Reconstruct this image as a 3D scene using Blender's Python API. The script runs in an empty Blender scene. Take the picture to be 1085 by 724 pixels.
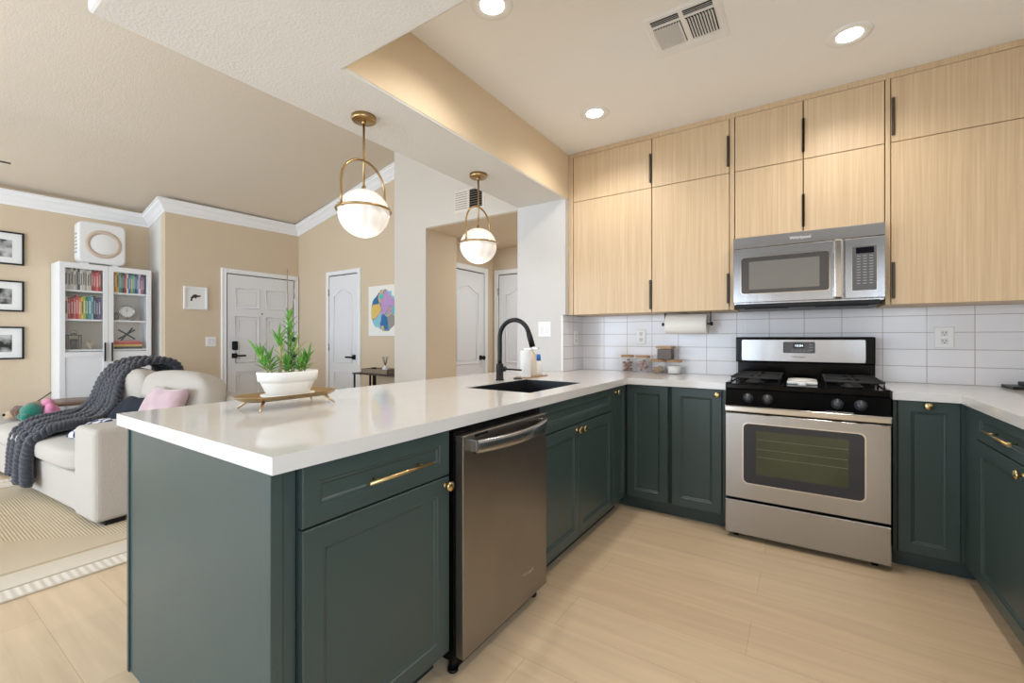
import bpy, bmesh, math, random
from mathutils import Vector, Matrix
random.seed(7)
PI = math.pi
SC = bpy.context.scene
COL = SC.collection

# ------------------------------------------------------------------ camera
cam_d = bpy.data.cameras.new('camera')
cam = bpy.data.objects.new('camera', cam_d); COL.objects.link(cam)
CAMH = 1.185
cam.location = (0, 0, CAMH)
cam.rotation_euler = (math.radians(90), 0, math.radians(33.63))
cam_d.sensor_width = 36.0
cam_d.lens = 36.0 * 465.24 / 1085.0
cam_d.shift_y = -3.15 / 1085.0
cam_d.clip_start = 0.05
SC.camera = cam

# ------------------------------------------------------------------ view, world, daylight
SC.view_settings.view_transform = 'Standard'
SC.view_settings.look = 'None'
SC.view_settings.gamma = 1.0
SC.view_settings.use_curve_mapping = False
SC.view_settings.exposure = 0.0
SC.cycles.use_denoising = True
SC.cycles.max_bounces = 8
SC.cycles.diffuse_bounces = 5
SC.cycles.sample_clamp_indirect = 6.0

w = bpy.data.worlds.new('sky'); SC.world = w; w.use_nodes = True
bg = w.node_tree.nodes['Background']
bg.inputs[0].default_value = (0.80, 0.90, 1.0, 1); bg.inputs[1].default_value = 2.2

def area(name, loc, rot, sx, sy, power, color):
    l = bpy.data.lights.new(name, 'AREA'); l.shape = 'RECTANGLE'; l.size = sx; l.size_y = sy
    l.energy = power; l.color = color
    o = bpy.data.objects.new(name, l); COL.objects.link(o)
    o.location = loc; o.rotation_euler = rot
    return o
# daylight through the glass doors and windows behind the camera, the left window of the living room; plus added fill from the right
DAY = (0.70, 0.845, 1.0)
area('daylight_and_fill', (-2.1, -3.15, 1.15), (PI/2, 0, 0), 1.9, 2.0, 62, DAY)
area('daylight_and_fill', (-4.75, -3.15, 1.45), (PI/2, 0, 0), 2.7, 2.2, 118, DAY)
area('daylight_and_fill', (-6.80, -1.2, 1.45), (PI/2, 0, -PI/2), 1.8, 1.7, 24, DAY)
area('daylight_and_fill', (1.24, -1.5, 1.55), (PI/2, 0, PI/2), 2.2, 1.1, 60, DAY)  # added kitchen fill, shining in at a made-up window in the right wall
WARM = (1.0, 0.83, 0.62)

# ------------------------------------------------------------------ materials
def lin(r, g, b):
    f = lambda c: (c/255/12.92) if c/255 <= 0.04045 else ((c/255+0.055)/1.055)**2.4
    return (f(r), f(g), f(b), 1)
def mat(name, color, rough=0.5, metal=0.0, bump=0.0, bscale=60, spec=0.5, coat=0.0, vary=0.0, vscale=5, stretch=None, aniso=0, trans=0, ior=1.45, emis=None, estr=0, sheen=0, alpha=1):
    m = bpy.data.materials.new(name); m.use_nodes = True
    nt = m.node_tree; b = nt.nodes['Principled BSDF']; N = nt.nodes.new; L = nt.links.new
    b.inputs['Base Color'].default_value = color
    b.inputs['Roughness'].default_value = rough
    b.inputs['Metallic'].default_value = metal
    b.inputs['Specular IOR Level'].default_value = spec
    b.inputs['Coat Weight'].default_value = coat
    b.inputs['Coat Roughness'].default_value = 0.1
    b.inputs['Anisotropic'].default_value = aniso
    b.inputs['Transmission Weight'].default_value = trans
    b.inputs['IOR'].default_value = ior
    b.inputs['Sheen Weight'].default_value = sheen
    b.inputs['Alpha'].default_value = alpha
    if emis:
        b.inputs['Emission Color'].default_value = emis; b.inputs['Emission Strength'].default_value = estr
    if bump or vary:
        tc = N('ShaderNodeTexCoord'); mp = N('ShaderNodeMapping')
        L(tc.outputs['Object'], mp.inputs[0])
        if stretch: mp.inputs['Scale'].default_value = stretch
    if bump:
        n = N('ShaderNodeTexNoise'); n.inputs['Scale'].default_value = bscale; n.inputs['Detail'].default_value = 3
        L(mp.outputs[0], n.inputs['Vector'])
        bp = N('ShaderNodeBump'); bp.inputs['Strength'].default_value = bump; bp.inputs['Distance'].default_value = 0.01
        L(n.outputs['Fac'], bp.inputs['Height']); L(bp.outputs[0], b.inputs['Normal'])
    if vary:
        n = N('ShaderNodeTexNoise'); n.inputs['Scale'].default_value = vscale; n.inputs['Detail'].default_value = 4
        L(mp.outputs[0], n.inputs['Vector'])
        r = N('ShaderNodeValToRGB')
        c = color
        r.color_ramp.elements[0].position = 0.3; r.color_ramp.elements[1].position = 0.7
        r.color_ramp.elements[0].color = tuple(max(0, x*(1-vary)) for x in c[:3]) + (1,)
        r.color_ramp.elements[1].color = tuple(min(1, x*(1+vary)) for x in c[:3]) + (1,)
        L(n.outputs['Fac'], r.inputs[0]); L(r.outputs[0], b.inputs['Base Color'])
    return m

M = {}
M['kitchen_white'] = mat('white_textured_paint', lin(222, 219, 214), 0.9, bump=0.22, bscale=110)
M['ceiling'] = mat('ceiling_paint', lin(243, 241, 238), 0.9, bump=0.22, bscale=110)
M['stub_white'] = mat('soft_white_paint', lin(206, 204, 202), 0.9, bump=0.22, bscale=110)
M['tan_light'] = mat('pale_greige_paint', lin(211, 203, 193), 0.9, bump=0.22, bscale=110)
M['beam_side'] = mat('warm_cream_tone', lin(226, 206, 176), 0.9, bump=0.3, bscale=110)
M['tan'] = mat('tan_wall_paint', lin(215, 196, 170), 0.9, bump=0.2, bscale=90)
M['vault'] = mat('vault_ceiling_paint', lin(222, 210, 194), 0.9, bump=0.2, bscale=80)
M['trim'] = mat('white_trim_paint', lin(240, 240, 240), 0.45)
M['door'] = mat('white_door_paint', lin(232, 232, 234), 0.5)
M['crown'] = mat('white_crown_paint', lin(246, 246, 248), 0.45)
M['green'] = mat('dark_green_lacquer', lin(57, 73, 72), 0.36, spec=0.6, vary=0.04, vscale=3)
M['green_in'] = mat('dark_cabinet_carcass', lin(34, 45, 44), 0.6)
M['quartz'] = mat('white_quartz', lin(218, 217, 216), 0.09, spec=0.5, vary=0.015, vscale=9)
M['steel'] = mat('brushed_stainless', lin(178, 179, 182), 0.22, 1.0, aniso=0.4, bump=0.35, bscale=2.2, stretch=(1.6, 1.6, 0.35))
M['steel_h'] = mat('polished_stainless', lin(215, 213, 212), 0.16, 1.0)
M['steel_dark'] = mat('dark_brushed_steel', lin(146, 142, 139), 0.32, 1.0, vary=0.06, vscale=5)
M['black'] = mat('black_enamel', lin(9, 9, 10), 0.14, spec=0.2)
M['black_matt'] = mat('matt_black_metal', lin(22, 23, 25), 0.4, 0.3)
M['iron'] = mat('cast_iron', lin(28, 28, 30), 0.55)
M['blackglass'] = mat('dark_oven_glass', lin(46, 50, 60), 0.06, spec=0.6)
M['ovenpane'] = mat('oven_pane_glass', lin(60, 66, 46), 0.05, spec=0.8, vary=0.25, vscale=4)
M['mwpane'] = mat('microwave_mesh_glass', lin(120, 118, 114), 0.12, spec=0.7)
M['mwframe'] = mat('microwave_grey_glass', lin(78, 76, 76), 0.12, spec=0.6)
M['panel_grey'] = mat('grey_control_panel', lin(92, 91, 92), 0.35)
M['display'] = mat('display_glass', lin(18, 18, 28), 0.1)
M['knob'] = mat('dark_knob', lin(58, 62, 68), 0.3, 0.3)
M['brass'] = mat('satin_brass', lin(214, 190, 140), 0.27, 1.0)
M['pend_brass'] = mat('aged_brass', lin(176, 148, 104), 0.3, 1.0)
M['gold'] = mat('champagne_gold_tray', lin(200, 172, 128), 0.3, 0.9)
M['globe'] = mat('milk_glass_globe', lin(240, 236, 230), 0.2, emis=(1.0, 0.88, 0.78, 1), estr=0.20)
M['lamp'] = mat('lamp_disc', lin(255, 250, 240), 0.4, emis=(1.0, 0.93, 0.82, 1), estr=9)
M['plastic'] = mat('white_plastic', lin(238, 238, 238), 0.35)
M['dark'] = mat('dark_void', lin(15, 14, 13), 0.9)
M['book_white'] = mat('bookcase_white', lin(236, 236, 238), 0.45)
M['book_in'] = mat('bookcase_interior', lin(222, 212, 196), 0.6)
M['fabric'] = mat('oatmeal_upholstery', lin(194, 186, 176), 0.95, bump=0.5, bscale=260, vary=0.05, vscale=160, sheen=0.2)
M['throw'] = mat('charcoal_chunky_yarn', lin(57, 58, 66), 0.95, bump=0.6, bscale=180, sheen=0.3)
M['pink'] = mat('dusty_pink_velvet', lin(196, 166, 172), 0.8, sheen=0.6, vary=0.12, vscale=9)
M['navy'] = mat('navy_knit', lin(28, 34, 46), 0.95, bump=0.4, bscale=200)
M['terracotta_white'] = mat('white_glazed_pot', lin(243, 240, 234), 0.5)
M['soil'] = mat('potting_soil', lin(60, 46, 36), 1.0, bump=1.0, bscale=80)
M['leaf'] = mat('fresh_green_leaf', lin(98, 158, 62), 0.45, vary=0.3, vscale=30)
M['leaf2'] = mat('yellow_green_leaf', lin(150, 176, 84), 0.5, vary=0.2, vscale=30)
M['stem'] = mat('pale_stem', lin(196, 178, 130), 0.6)
M['walnut'] = mat('walnut_top', lin(112, 84, 66), 0.35, vary=0.2, vscale=8, stretch=(1, 12, 1))
M['bamboo'] = mat('bamboo_lid', lin(176, 140, 100), 0.5, vary=0.12, vscale=10, stretch=(1, 8, 1))
M['towel'] = mat('white_paper_towel', lin(240, 238, 234), 0.95, bump=0.4, bscale=120)
M['blue'] = mat('blue_cap', lin(36, 110, 190), 0.4)
M['frame_black'] = mat('black_picture_frame', lin(20, 19, 19), 0.4)
M['matboard'] = mat('white_mat_board', lin(236, 236, 234), 0.8)
M['wood_tray'] = mat('grey_wood_tray', lin(140, 124, 104), 0.6, vary=0.15, vscale=20)
M['brown_fur'] = mat('brown_plush', lin(104, 66, 42), 1.0, bump=1, bscale=140, sheen=0.5)
M['beige_fur'] = mat('beige_plush', lin(206, 178, 146), 1.0, bump=1, bscale=140, sheen=0.5)
M['teal_fur'] = mat('teal_plush', lin(26, 124, 104), 1.0, bump=1, bscale=140, sheen=0.5)
M['pink_fur'] = mat('pink_plush', lin(232, 140, 178), 1.0, bump=1, bscale=140, sheen=0.5)
M['ribbon'] = mat('warm_beige_ring', lin(206, 188, 170), 0.4)
M['glassjar'] = mat('clear_jar_glass', (0.6, 0.62, 0.62, 1), 0.03, alpha=0.10, spec=0.8)
M['doorglass'] = mat('cabinet_glass', (0.9, 0.95, 0.93, 1), 0.02, alpha=0.05, spec=0.6)
M['grout_edge'] = mat('tile_edge', lin(232, 230, 230), 0.3)

def nodes_mat(name):
    m = bpy.data.materials.new(name); m.use_nodes = True
    nt = m.node_tree
    return m, nt, nt.nodes['Principled BSDF'], nt.nodes.new, nt.links.new

def oak_mat(name, c1, c2, axis, rough=0.45):
    # straight vertical or horizontal grain: fine streaks plus broad bands
    m, nt, b, N, L = nodes_mat(name)
    tc = N('ShaderNodeTexCoord')
    outs = []
    for sc, st in ((1.0, 170), (1.0, 60), (1.0, 5)):
        mp = N('ShaderNodeMapping'); L(tc.outputs['Object'], mp.inputs[0])
        s = [st, st, st]; s[axis] = st*0.018 if st > 10 else 0.8
        mp.inputs['Scale'].default_value = s
        n = N('ShaderNodeTexNoise'); n.inputs['Scale'].default_value = sc; n.inputs['Detail'].default_value = 4
        L(mp.outputs[0], n.inputs['Vector']); outs.append(n.outputs['Fac'])
    a = N('ShaderNodeMix'); a.data_type = 'FLOAT'; a.inputs[0].default_value = 0.45
    L(outs[0], a.inputs[2]); L(outs[1], a.inputs[3])
    a2 = N('ShaderNodeMix'); a2.data_type = 'FLOAT'; a2.inputs[0].default_value = 0.15
    L(a.outputs[0], a2.inputs[2]); L(outs[2], a2.inputs[3])
    r = N('ShaderNodeValToRGB')
    r.color_ramp.elements[0].position = 0.36; r.color_ramp.elements[0].color = c1
    r.color_ramp.elements[1].position = 0.64; r.color_ramp.elements[1].color = c2
    L(a2.outputs[0], r.inputs[0]); L(r.outputs[0], b.inputs['Base Color'])
    b.inputs['Roughness'].default_value = rough
    bp = N('ShaderNodeBump'); bp.inputs['Strength'].default_value = 0.08; bp.inputs['Distance'].default_value = 0.004
    L(a.outputs[0], bp.inputs['Height']); L(bp.outputs[0], b.inputs['Normal'])
    return m
M['oak'] = oak_mat('light_rift_oak', lin(196, 168, 132), lin(215, 190, 156), 2)

def floor_mat():
    m, nt, b, N, L = nodes_mat('pale_oak_planks')
    tc = N('ShaderNodeTexCoord')
    mp = N('ShaderNodeMapping'); L(tc.outputs['Object'], mp.inputs[0])
    mp.inputs['Location'].default_value = (0.183, -0.2065, 0)
    br = N('ShaderNodeTexBrick'); L(mp.outputs[0], br.inputs['Vector'])
    br.offset = 0.37; br.offset_frequency = 2; br.squash = 1
    br.inputs['Scale'].default_value = 1
    br.inputs['Brick Width'].default_value = 1.83; br.inputs['Row Height'].default_value = 0.235
    br.inputs['Mortar Size'].default_value = 0.0008; br.inputs['Mortar Smooth'].default_value = 0.3
    br.inputs['Color1'].default_value = lin(214, 191, 160); br.inputs['Color2'].default_value = lin(221, 199, 169)
    br.inputs['Mortar'].default_value = lin(176, 148, 114)
    mp2 = N('ShaderNodeMapping'); L(tc.outputs['Object'], mp2.inputs[0]); mp2.inputs['Scale'].default_value = (1.1, 14, 1)
    n = N('ShaderNodeTexNoise'); n.inputs['Scale'].default_value = 1.6; n.inputs['Detail'].default_value = 6; n.inputs['Distortion'].default_value = 0.6
    L(mp2.outputs[0], n.inputs['Vector'])
    r = N('ShaderNodeValToRGB'); r.color_ramp.elements[0].position = 0.3; r.color_ramp.elements[1].position = 0.7
    r.color_ramp.elements[0].color = (0.92, 0.90, 0.88, 1); r.color_ramp.elements[1].color = (1.06, 1.05, 1.04, 1)
    L(n.outputs['Fac'], r.inputs[0])
    mx = N('ShaderNodeMix'); mx.data_type = 'RGBA'; mx.blend_type = 'MULTIPLY'; mx.inputs[0].default_value = 1
    L(br.outputs['Color'], mx.inputs[6]); L(r.outputs[0], mx.inputs[7]); L(mx.outputs[2], b.inputs['Base Color'])
    b.inputs['Roughness'].default_value = 0.42
    bp = N('ShaderNodeBump'); bp.inputs['Strength'].default_value = 0.1; bp.inputs['Distance'].default_value = 0.004
    L(n.outputs['Fac'], bp.inputs['Height']); L(bp.outputs[0], b.inputs['Normal'])
    return m
M['floor'] = floor_mat()

def tile_mat(name, swap, loc):
    m, nt, b, N, L = nodes_mat(name)
    tc = N('ShaderNodeTexCoord'); sp = N('ShaderNodeSeparateXYZ'); cb = N('ShaderNodeCombineXYZ')
    L(tc.outputs['Object'], sp.inputs[0])
    L(sp.outputs[1 if swap else 0], cb.inputs[0]); L(sp.outputs[2], cb.inputs[1])
    mp = N('ShaderNodeMapping'); L(cb.outputs[0], mp.inputs[0]); mp.inputs['Location'].default_value = loc
    br = N('ShaderNodeTexBrick'); L(mp.outputs[0], br.inputs['Vector'])
    br.offset = 0; br.inputs['Scale'].default_value = 1
    br.inputs['Brick Width'].default_value = 0.2053; br.inputs['Row Height'].default_value = 0.1025
    br.inputs['Mortar Size'].default_value = 0.0017; br.inputs['Mortar Smooth'].default_value = 0.1
    br.inputs['Color1'].default_value = lin(226, 225, 229); br.inputs['Color2'].default_value = lin(232, 231, 235)
    br.inputs['Mortar'].default_value = lin(160, 150, 142)
    mp2 = N('ShaderNodeMapping'); L(cb.outputs[0], mp2.inputs[0]); mp2.inputs['Scale'].default_value = (60, 3, 1)
    n = N('ShaderNodeTexNoise'); n.inputs['Scale'].default_value = 1.5; n.inputs['Detail'].default_value = 2
    L(mp2.outputs[0], n.inputs['Vector'])
    L(br.outputs['Color'], b.inputs['Base Color']); b.inputs['Roughness'].default_value = 0.16
    sb = N('ShaderNodeMath'); sb.operation = 'SUBTRACT'; L(n.outputs['Fac'], sb.inputs[0]); L(br.outputs['Fac'], sb.inputs[1])
    bp = N('ShaderNodeBump'); bp.inputs['Strength'].default_value = 0.35; bp.inputs['Distance'].default_value = 0.002
    L(sb.outputs[0], bp.inputs['Height']); L(bp.outputs[0], b.inputs['Normal'])
    return m
# object coords of a mesh whose origin is the world origin
M['tile'] = tile_mat('white_stacked_tile', False, (0.41-2.053+4.106, -0.914+1.025, 0))
M['tile_side'] = tile_mat('white_stacked_tile_side', True, (-3.6+4.106, -0.914+1.025, 0))

def rug_mat():
    m, nt, b, N, L = nodes_mat('cream_braided_rug')
    tc = N('ShaderNodeTexCoord'); sp = N('ShaderNodeSeparateXYZ'); L(tc.outputs['Object'], sp.inputs[0])
    def mth(op, a, bb=None):
        n = N('ShaderNodeMath'); n.operation = op
        for i, v in enumerate((a, bb)):
            if v is None: continue
            if isinstance(v, (int, float)): n.inputs[i].default_value = v
            else: L(v, n.inputs[i])
        return n.outputs[0]
    # distance from the border
    dx = mth('SUBTRACT', 1.28, mth('ABSOLUTE', sp.outputs[0])); dy = mth('SUBTRACT', 1.3, mth('ABSOLUTE', sp.outputs[1]))
    d = mth('MINIMUM', dx, dy)
    ns = N('ShaderNodeTexNoise'); ns.inputs['Scale'].default_value = 2.0; L(tc.outputs['Object'], ns.inputs['Vector'])
    rings = mth('SINE', mth('MULTIPLY', mth('ADD', d, mth('MULTIPLY', ns.outputs['Fac'], 0.0)), 430))
    along = mth('SINE', mth('MULTIPLY', mth('ADD', sp.outputs[0], sp.outputs[1]), 330))
    edge = mth('MULTIPLY', mth('SINE', mth('MULTIPLY', sp.outputs[1], 200)), mth('LESS_THAN', d, 0.11))
    rings = mth('ADD', mth('MULTIPLY', rings, mth('GREATER_THAN', d, 0.11)), mth('MULTIPLY', edge, 0.8))
    h = mth('ADD', rings, mth('MULTIPLY', along, 0.0))
    r = N('ShaderNodeValToRGB')
    es = r.color_ramp.elements
    es[0].position = 0; es[0].color = lin(222, 212, 198)
    es[1].position = 1; es[1].color = lin(186, 164, 132)
    for p, c in ((0.10, (226, 217, 204)), (0.115, (170, 150, 122)), (0.13, (222, 212, 196)), (0.30, (216, 204, 184)), (0.32, (176, 154, 124)), (0.345, (206, 190, 164)), (0.6, (196, 178, 150))):
        e = es.new(p); e.color = lin(*c)
    L(d, r.inputs[0])
    mx = N('ShaderNodeMix'); mx.data_type = 'RGBA'; mx.blend_type = 'MULTIPLY'; mx.inputs[0].default_value = 1
    r2 = N('ShaderNodeMapRange'); r2.inputs['From Min'].default_value = -1.6; r2.inputs['From Max'].default_value = 1.6; r2.inputs['To Min'].default_value = 0.94; r2.inputs['To Max'].default_value = 1.05
    L(h, r2.inputs[0]); L(r.outputs[0], mx.inputs[6]); L(r2.outputs[0], mx.inputs[7]); L(mx.outputs[2], b.inputs['Base Color'])
    b.inputs['Roughness'].default_value = 1
    bp = N('ShaderNodeBump'); bp.inputs['Strength'].default_value = 0.35; bp.inputs['Distance'].default_value = 0.003
    L(h, bp.inputs['Height']); L(bp.outputs[0], b.inputs['Normal'])
    return m
M['rug'] = rug_mat()

def photo_mat(name, seed):
    m, nt, b, N, L = nodes_mat(name)
    tc = N('ShaderNodeTexCoord'); n = N('ShaderNodeTexNoise'); n.noise_dimensions = '4D'; n.inputs['W'].default_value = seed
    n.inputs['Scale'].default_value = 9; n.inputs['Detail'].default_value = 3; L(tc.outputs['Object'], n.inputs['Vector'])
    r = N('ShaderNodeValToRGB'); r.color_ramp.elements[0].position = 0.42; r.color_ramp.elements[1].position = 0.6
    r.color_ramp.elements[0].color = (0.02, 0.02, 0.02, 1); r.color_ramp.elements[1].color = (0.55, 0.55, 0.55, 1)
    L(n.outputs['Fac'], r.inputs[0]); L(r.outputs[0], b.inputs['Base Color']); b.inputs['Roughness'].default_value = 0.4
    return m
def flat(name, c, rough=0.6):
    if name not in M: M[name] = mat(name, lin(*c), rough)
    return M[name]

# ------------------------------------------------------------------ mesh helpers
class MB:
    def __init__(s): s.bm = bmesh.new()
    def _merge(s, b2, mtx=None):
        if mtx is not None: bmesh.ops.transform(b2, matrix=mtx, verts=b2.verts)
        me = bpy.data.meshes.new('tmp'); b2.to_mesh(me); b2.free()
        s.bm.from_mesh(me); bpy.data.meshes.remove(me)
        return s
    def box(s, x0, y0, z0, x1, y1, z1, bev=0.0, seg=2, mtx=None):
        x0, x1 = sorted((x0, x1)); y0, y1 = sorted((y0, y1)); z0, z1 = sorted((z0, z1))
        b = bmesh.new()
        bmesh.ops.create_cube(b, size=1, matrix=Matrix.Translation(((x0+x1)/2, (y0+y1)/2, (z0+z1)/2)) @ Matrix.Diagonal((x1-x0, y1-y0, z1-z0, 1)))
        if bev > 0:
            bmesh.ops.bevel(b, geom=list(b.edges), offset=min(bev, 0.49*min(x1-x0, y1-y0, z1-z0)), segments=seg, affect='EDGES', profile=0.5)
        return s._merge(b, mtx)
    def prism(s, pts, z0, z1, mtx=None, bev=0.0):
        b = bmesh.new()
        vs = [b.verts.new((p[0], p[1], z0)) for p in pts]
        f = b.faces.new(vs)
        r = bmesh.ops.extrude_face_region(b, geom=[f])
        bmesh.ops.translate(b, verts=[v for v in r['geom'] if isinstance(v, bmesh.types.BMVert)], vec=(0, 0, z1-z0))
        bmesh.ops.recalc_face_normals(b, faces=b.faces)
        if bev: bmesh.ops.bevel(b, geom=list(b.edges), offset=bev, segments=2, affect='EDGES', profile=0.5)
        return s._merge(b, mtx)
    def tube(s, pts, r, n=10, closed=False, caps=True, rs=None, flat=None):
        pts = [Vector(p) for p in pts]; b = bmesh.new(); rings = []
        m = len(pts); prev = None
        for i, p in enumerate(pts):
            if closed: t = (pts[(i+1) % m]-pts[i-1])
            else: t = pts[min(i+1, m-1)]-pts[max(i-1, 0)]
            t.normalize()
            if prev is None:
                a = Vector((0, 0, 1)) if abs(t.z) < 0.9 else Vector((1, 0, 0))
                u = t.cross(a).normalized()
            else:
                u = (prev - t*prev.dot(t)).normalized()
            prev = u; v = t.cross(u)
            rr = rs[i] if rs else r
            rings.append([b.verts.new(p+(u*math.cos(2*PI*k/n)+v*math.sin(2*PI*k/n)*(flat or 1))*rr) for k in range(n)])
        for i in range(m if closed else m-1):
            A, B = rings[i], rings[(i+1) % m]
            off = 0
            if closed and i == m-1:
                off = min(range(n), key=lambda o: (A[0].co-B[o].co).length)
            for k in range(n):
                b.faces.new((A[k], A[(k+1) % n], B[(k+1+off) % n], B[(k+off) % n]))
        if caps and not closed:
            b.faces.new(rings[0][::-1]); b.faces.new(rings[-1])
        for f in b.faces: f.smooth = True
        bmesh.ops.recalc_face_normals(b, faces=b.faces)
        return s._merge(b)
    def cyl(s, p0, p1, r, n=24, r2=None):
        p0, p1 = Vector(p0), Vector(p1); d = p1-p0; b = bmesh.new()
        bmesh.ops.create_cone(b, cap_ends=True, segments=n, radius1=r, radius2=r if r2 is None else r2, depth=d.length)
        q = Vector((0, 0, 1)).rotation_difference(d.normalized()).to_matrix().to_4x4()
        for f in b.faces: f.smooth = len(f.verts) == 4
        return s._merge(b, Matrix.Translation((p0+p1)/2) @ q)
    def lathe(s, prof, c=(0, 0, 0), n=32, axis=None, sx=1, sy=1, scal=None):
        # prof: (radius, height) list
        b = bmesh.new(); rings = []
        for r, z in prof:
            if r < 1e-5: rings.append([b.verts.new((0, 0, z))])
            else:
                ring = []
                for k in range(n):
                    a = 2*PI*k/n; q = r*(1+(scal[0]*abs(math.sin(a*scal[1]/2)) if scal else 0))
                    ring.append(b.verts.new((q*math.cos(a)*sx, q*math.sin(a)*sy, z)))
                rings.append(ring)
        for A, B in zip(rings, rings[1:]):
            if len(A) == 1 and len(B) == 1: continue
            for k in range(n):
                k2 = (k+1) % n
                if len(A) == 1: b.faces.new((A[0], B[k], B[k2]))
                elif len(B) == 1: b.faces.new((A[k], A[k2], B[0]))
                else: b.faces.new((A[k], A[k2], B[k2], B[k]))
        for f in b.faces: f.smooth = True
        bmesh.ops.recalc_face_normals(b, faces=b.faces)
        mt = Matrix.Translation(c)
        if axis: mt = mt @ Vector((0, 0, 1)).rotation_difference(Vector(axis).normalized()).to_matrix().to_4x4()
        return s._merge(b, mt)
    def sphere(s, c, r, n=16, sc=(1, 1, 1), noise=0, rot=None):
        b = bmesh.new(); bmesh.ops.create_icosphere(b, subdivisions=3, radius=1)
        for v in b.verts:
            k = 1+noise*(math.sin(v.co.x*5+v.co.y*3)+math.sin(v.co.z*6+v.co.x*2))*0.5
            v.co = Vector((v.co.x*sc[0], v.co.y*sc[1], v.co.z*sc[2]))*r*k
        for f in b.faces: f.smooth = True
        mt = Matrix.Translation(c)
        if rot: mt = mt @ rot
        return s._merge(b, mt)
    def rings(s, fr, rect, rg):
        # nested rectangles in the frame fr=(O,U,V,N): rg = [(inset, height)...], capped both ends
        O, U, V, Nn = [Vector(a) for a in fr]; u0, v0, u1, v1 = rect
        b = bmesh.new(); R = []
        for ins, h in rg:
            R.append([b.verts.new(O+U*u+V*v+Nn*h) for u, v in ((u0+ins, v0+ins), (u1-ins, v0+ins), (u1-ins, v1-ins), (u0+ins, v1-ins))])
        b.faces.new(R[0][::-1]); b.faces.new(R[-1])
        for A, B in zip(R, R[1:]):
            for k in range(4): b.faces.new((A[k], A[(k+1) % 4], B[(k+1) % 4], B[k]))
        bmesh.ops.recalc_face_normals(b, faces=b.faces)
        return s._merge(b)
    def grid(s, fn, nu, nv, closed_u=False):
        b = bmesh.new()
        V = [[b.verts.new(fn(i/(nu-(0 if closed_u else 1)), j/(nv-1))) for j in range(nv)] for i in range(nu)]
        for i in range(nu if closed_u else nu-1):
            for j in range(nv-1):
                b.faces.new((V[i][j], V[(i+1) % nu][j], V[(i+1) % nu][j+1], V[i][j+1]))
        for f in b.faces: f.smooth = True
        return s._merge(b)
    def cushion(s, x0, y0, z0, x1, y1, z1, puff=0.04, corner=0.05, mtx=None, n=5):
        # pillow-like rounded box: superellipsoid blend
        b = bmesh.new()
        bmesh.ops.create_cube(b, size=2)
        bmesh.ops.subdivide_edges(b, edges=b.edges, cuts=n*2, use_grid_fill=True)
        hx, hy, hz = (x1-x0)/2, (y1-y0)/2, (z1-z0)/2
        for v in b.verts:
            x, y, z = v.co
            p = 6.0
            k = (abs(x)**p+abs(y)**p+abs(z)**p)**(1/p)
            q = Vector((x, y, z))/k
            fx = (1-x*x)*(1-y*y); fy = (1-x*x)*(1-z*z); fz = (1-y*y)*(1-z*z)
            v.co = Vector((q.x*(hx-puff*0.3)+puff*fz*x, q.y*(hy-puff*0.3)+puff*fy*y, q.z*(hz-puff*0.3)+puff*fx*z))
        for f in b.faces: f.smooth = True
        mt = Matrix.Translation(((x0+x1)/2, (y0+y1)/2, (z0+z1)/2))
        if mtx is not None: mt = mt @ mtx
        return s._merge(b, mt)

def wloc(o):
    l = Vector((0, 0, 0))
    while o is not None: l += o.location; o = o.parent
    return l
def obj(name, mb, m, parent=None, loc=None, smooth=False, label=None):
    """links ONE mesh object; vertices are given in world coordinates"""
    me = bpy.data.meshes.new(name)
    o = bpy.data.objects.new(name, me)
    base = wloc(parent) if parent is not None else Vector((0, 0, 0))
    l = Vector(loc) if loc is not None else base
    bmesh.ops.translate(mb.bm, verts=mb.bm.verts, vec=-l)
    if smooth:
        for f in mb.bm.faces: f.smooth = True
    mb.bm.to_mesh(me); mb.bm.free()
    me.materials.append(M[m] if isinstance(m, str) else m)
    COL.objects.link(o)
    if parent is not None: o.parent = parent; o.location = l-base
    else: o.location = l
    if label: o['label'] = label
    return o
def thing(name, label, cat, loc, group=None):
    o = bpy.data.objects.new(name, None); COL.objects.link(o); o.empty_display_size = 0.1
    o.location = loc; o['label'] = label; o['category'] = cat
    if group: o['group'] = group
    return o
def tag(o, label, cat, group=None):
    o['label'] = label; o['category'] = cat
    if group: o['group'] = group
    return o
def struct(name, mb, m, parent=None, loc=None, smooth=False):
    o = obj(name, mb, m, parent, loc, smooth)
    if parent is None: o['kind'] = 'structure'
    return o
def text(name, s, size, m, parent, O, U, V, depth=0.0006):
    cu = bpy.data.curves.new(name, 'FONT'); cu.body = s; cu.size = size; cu.extrude = depth; cu.align_x = 'CENTER'; cu.align_y = 'CENTER'
    t = bpy.data.objects.new(name, cu); COL.objects.link(t)
    dg = bpy.context.evaluated_depsgraph_get(); me = bpy.data.meshes.new_from_object(t.evaluated_get(dg))
    bpy.data.objects.remove(t); bpy.data.curves.remove(cu)
    U, V = Vector(U), Vector(V); Nn = U.cross(V)
    mt = Matrix((U, V, Nn)).transposed().to_4x4(); mt.translation = Vector(O)
    me.transform(mt); me.transform(Matrix.Translation(-wloc(parent)))
    me.materials.clear(); me.materials.append(M[m])
    o = bpy.data.objects.new(name, me); COL.objects.link(o); o.parent = parent
    return o
def rrect(x0, z0, x1, z1, r, n=6):
    p = []
    for cx_, cz_, a0 in ((x1-r, z1-r, 0), (x0+r, z1-r, PI/2), (x0+r, z0+r, PI), (x1-r, z0+r, 1.5*PI)):
        for k in range(n+1):
            a = a0+PI/2*k/n; p.append((cx_+r*math.cos(a), cz_+r*math.sin(a)))
    return p
MXZ = lambda y: Matrix(((1, 0, 0, 0), (0, 0, 1, y), (0, 1, 0, 0), (0, 0, 0, 1)))
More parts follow.
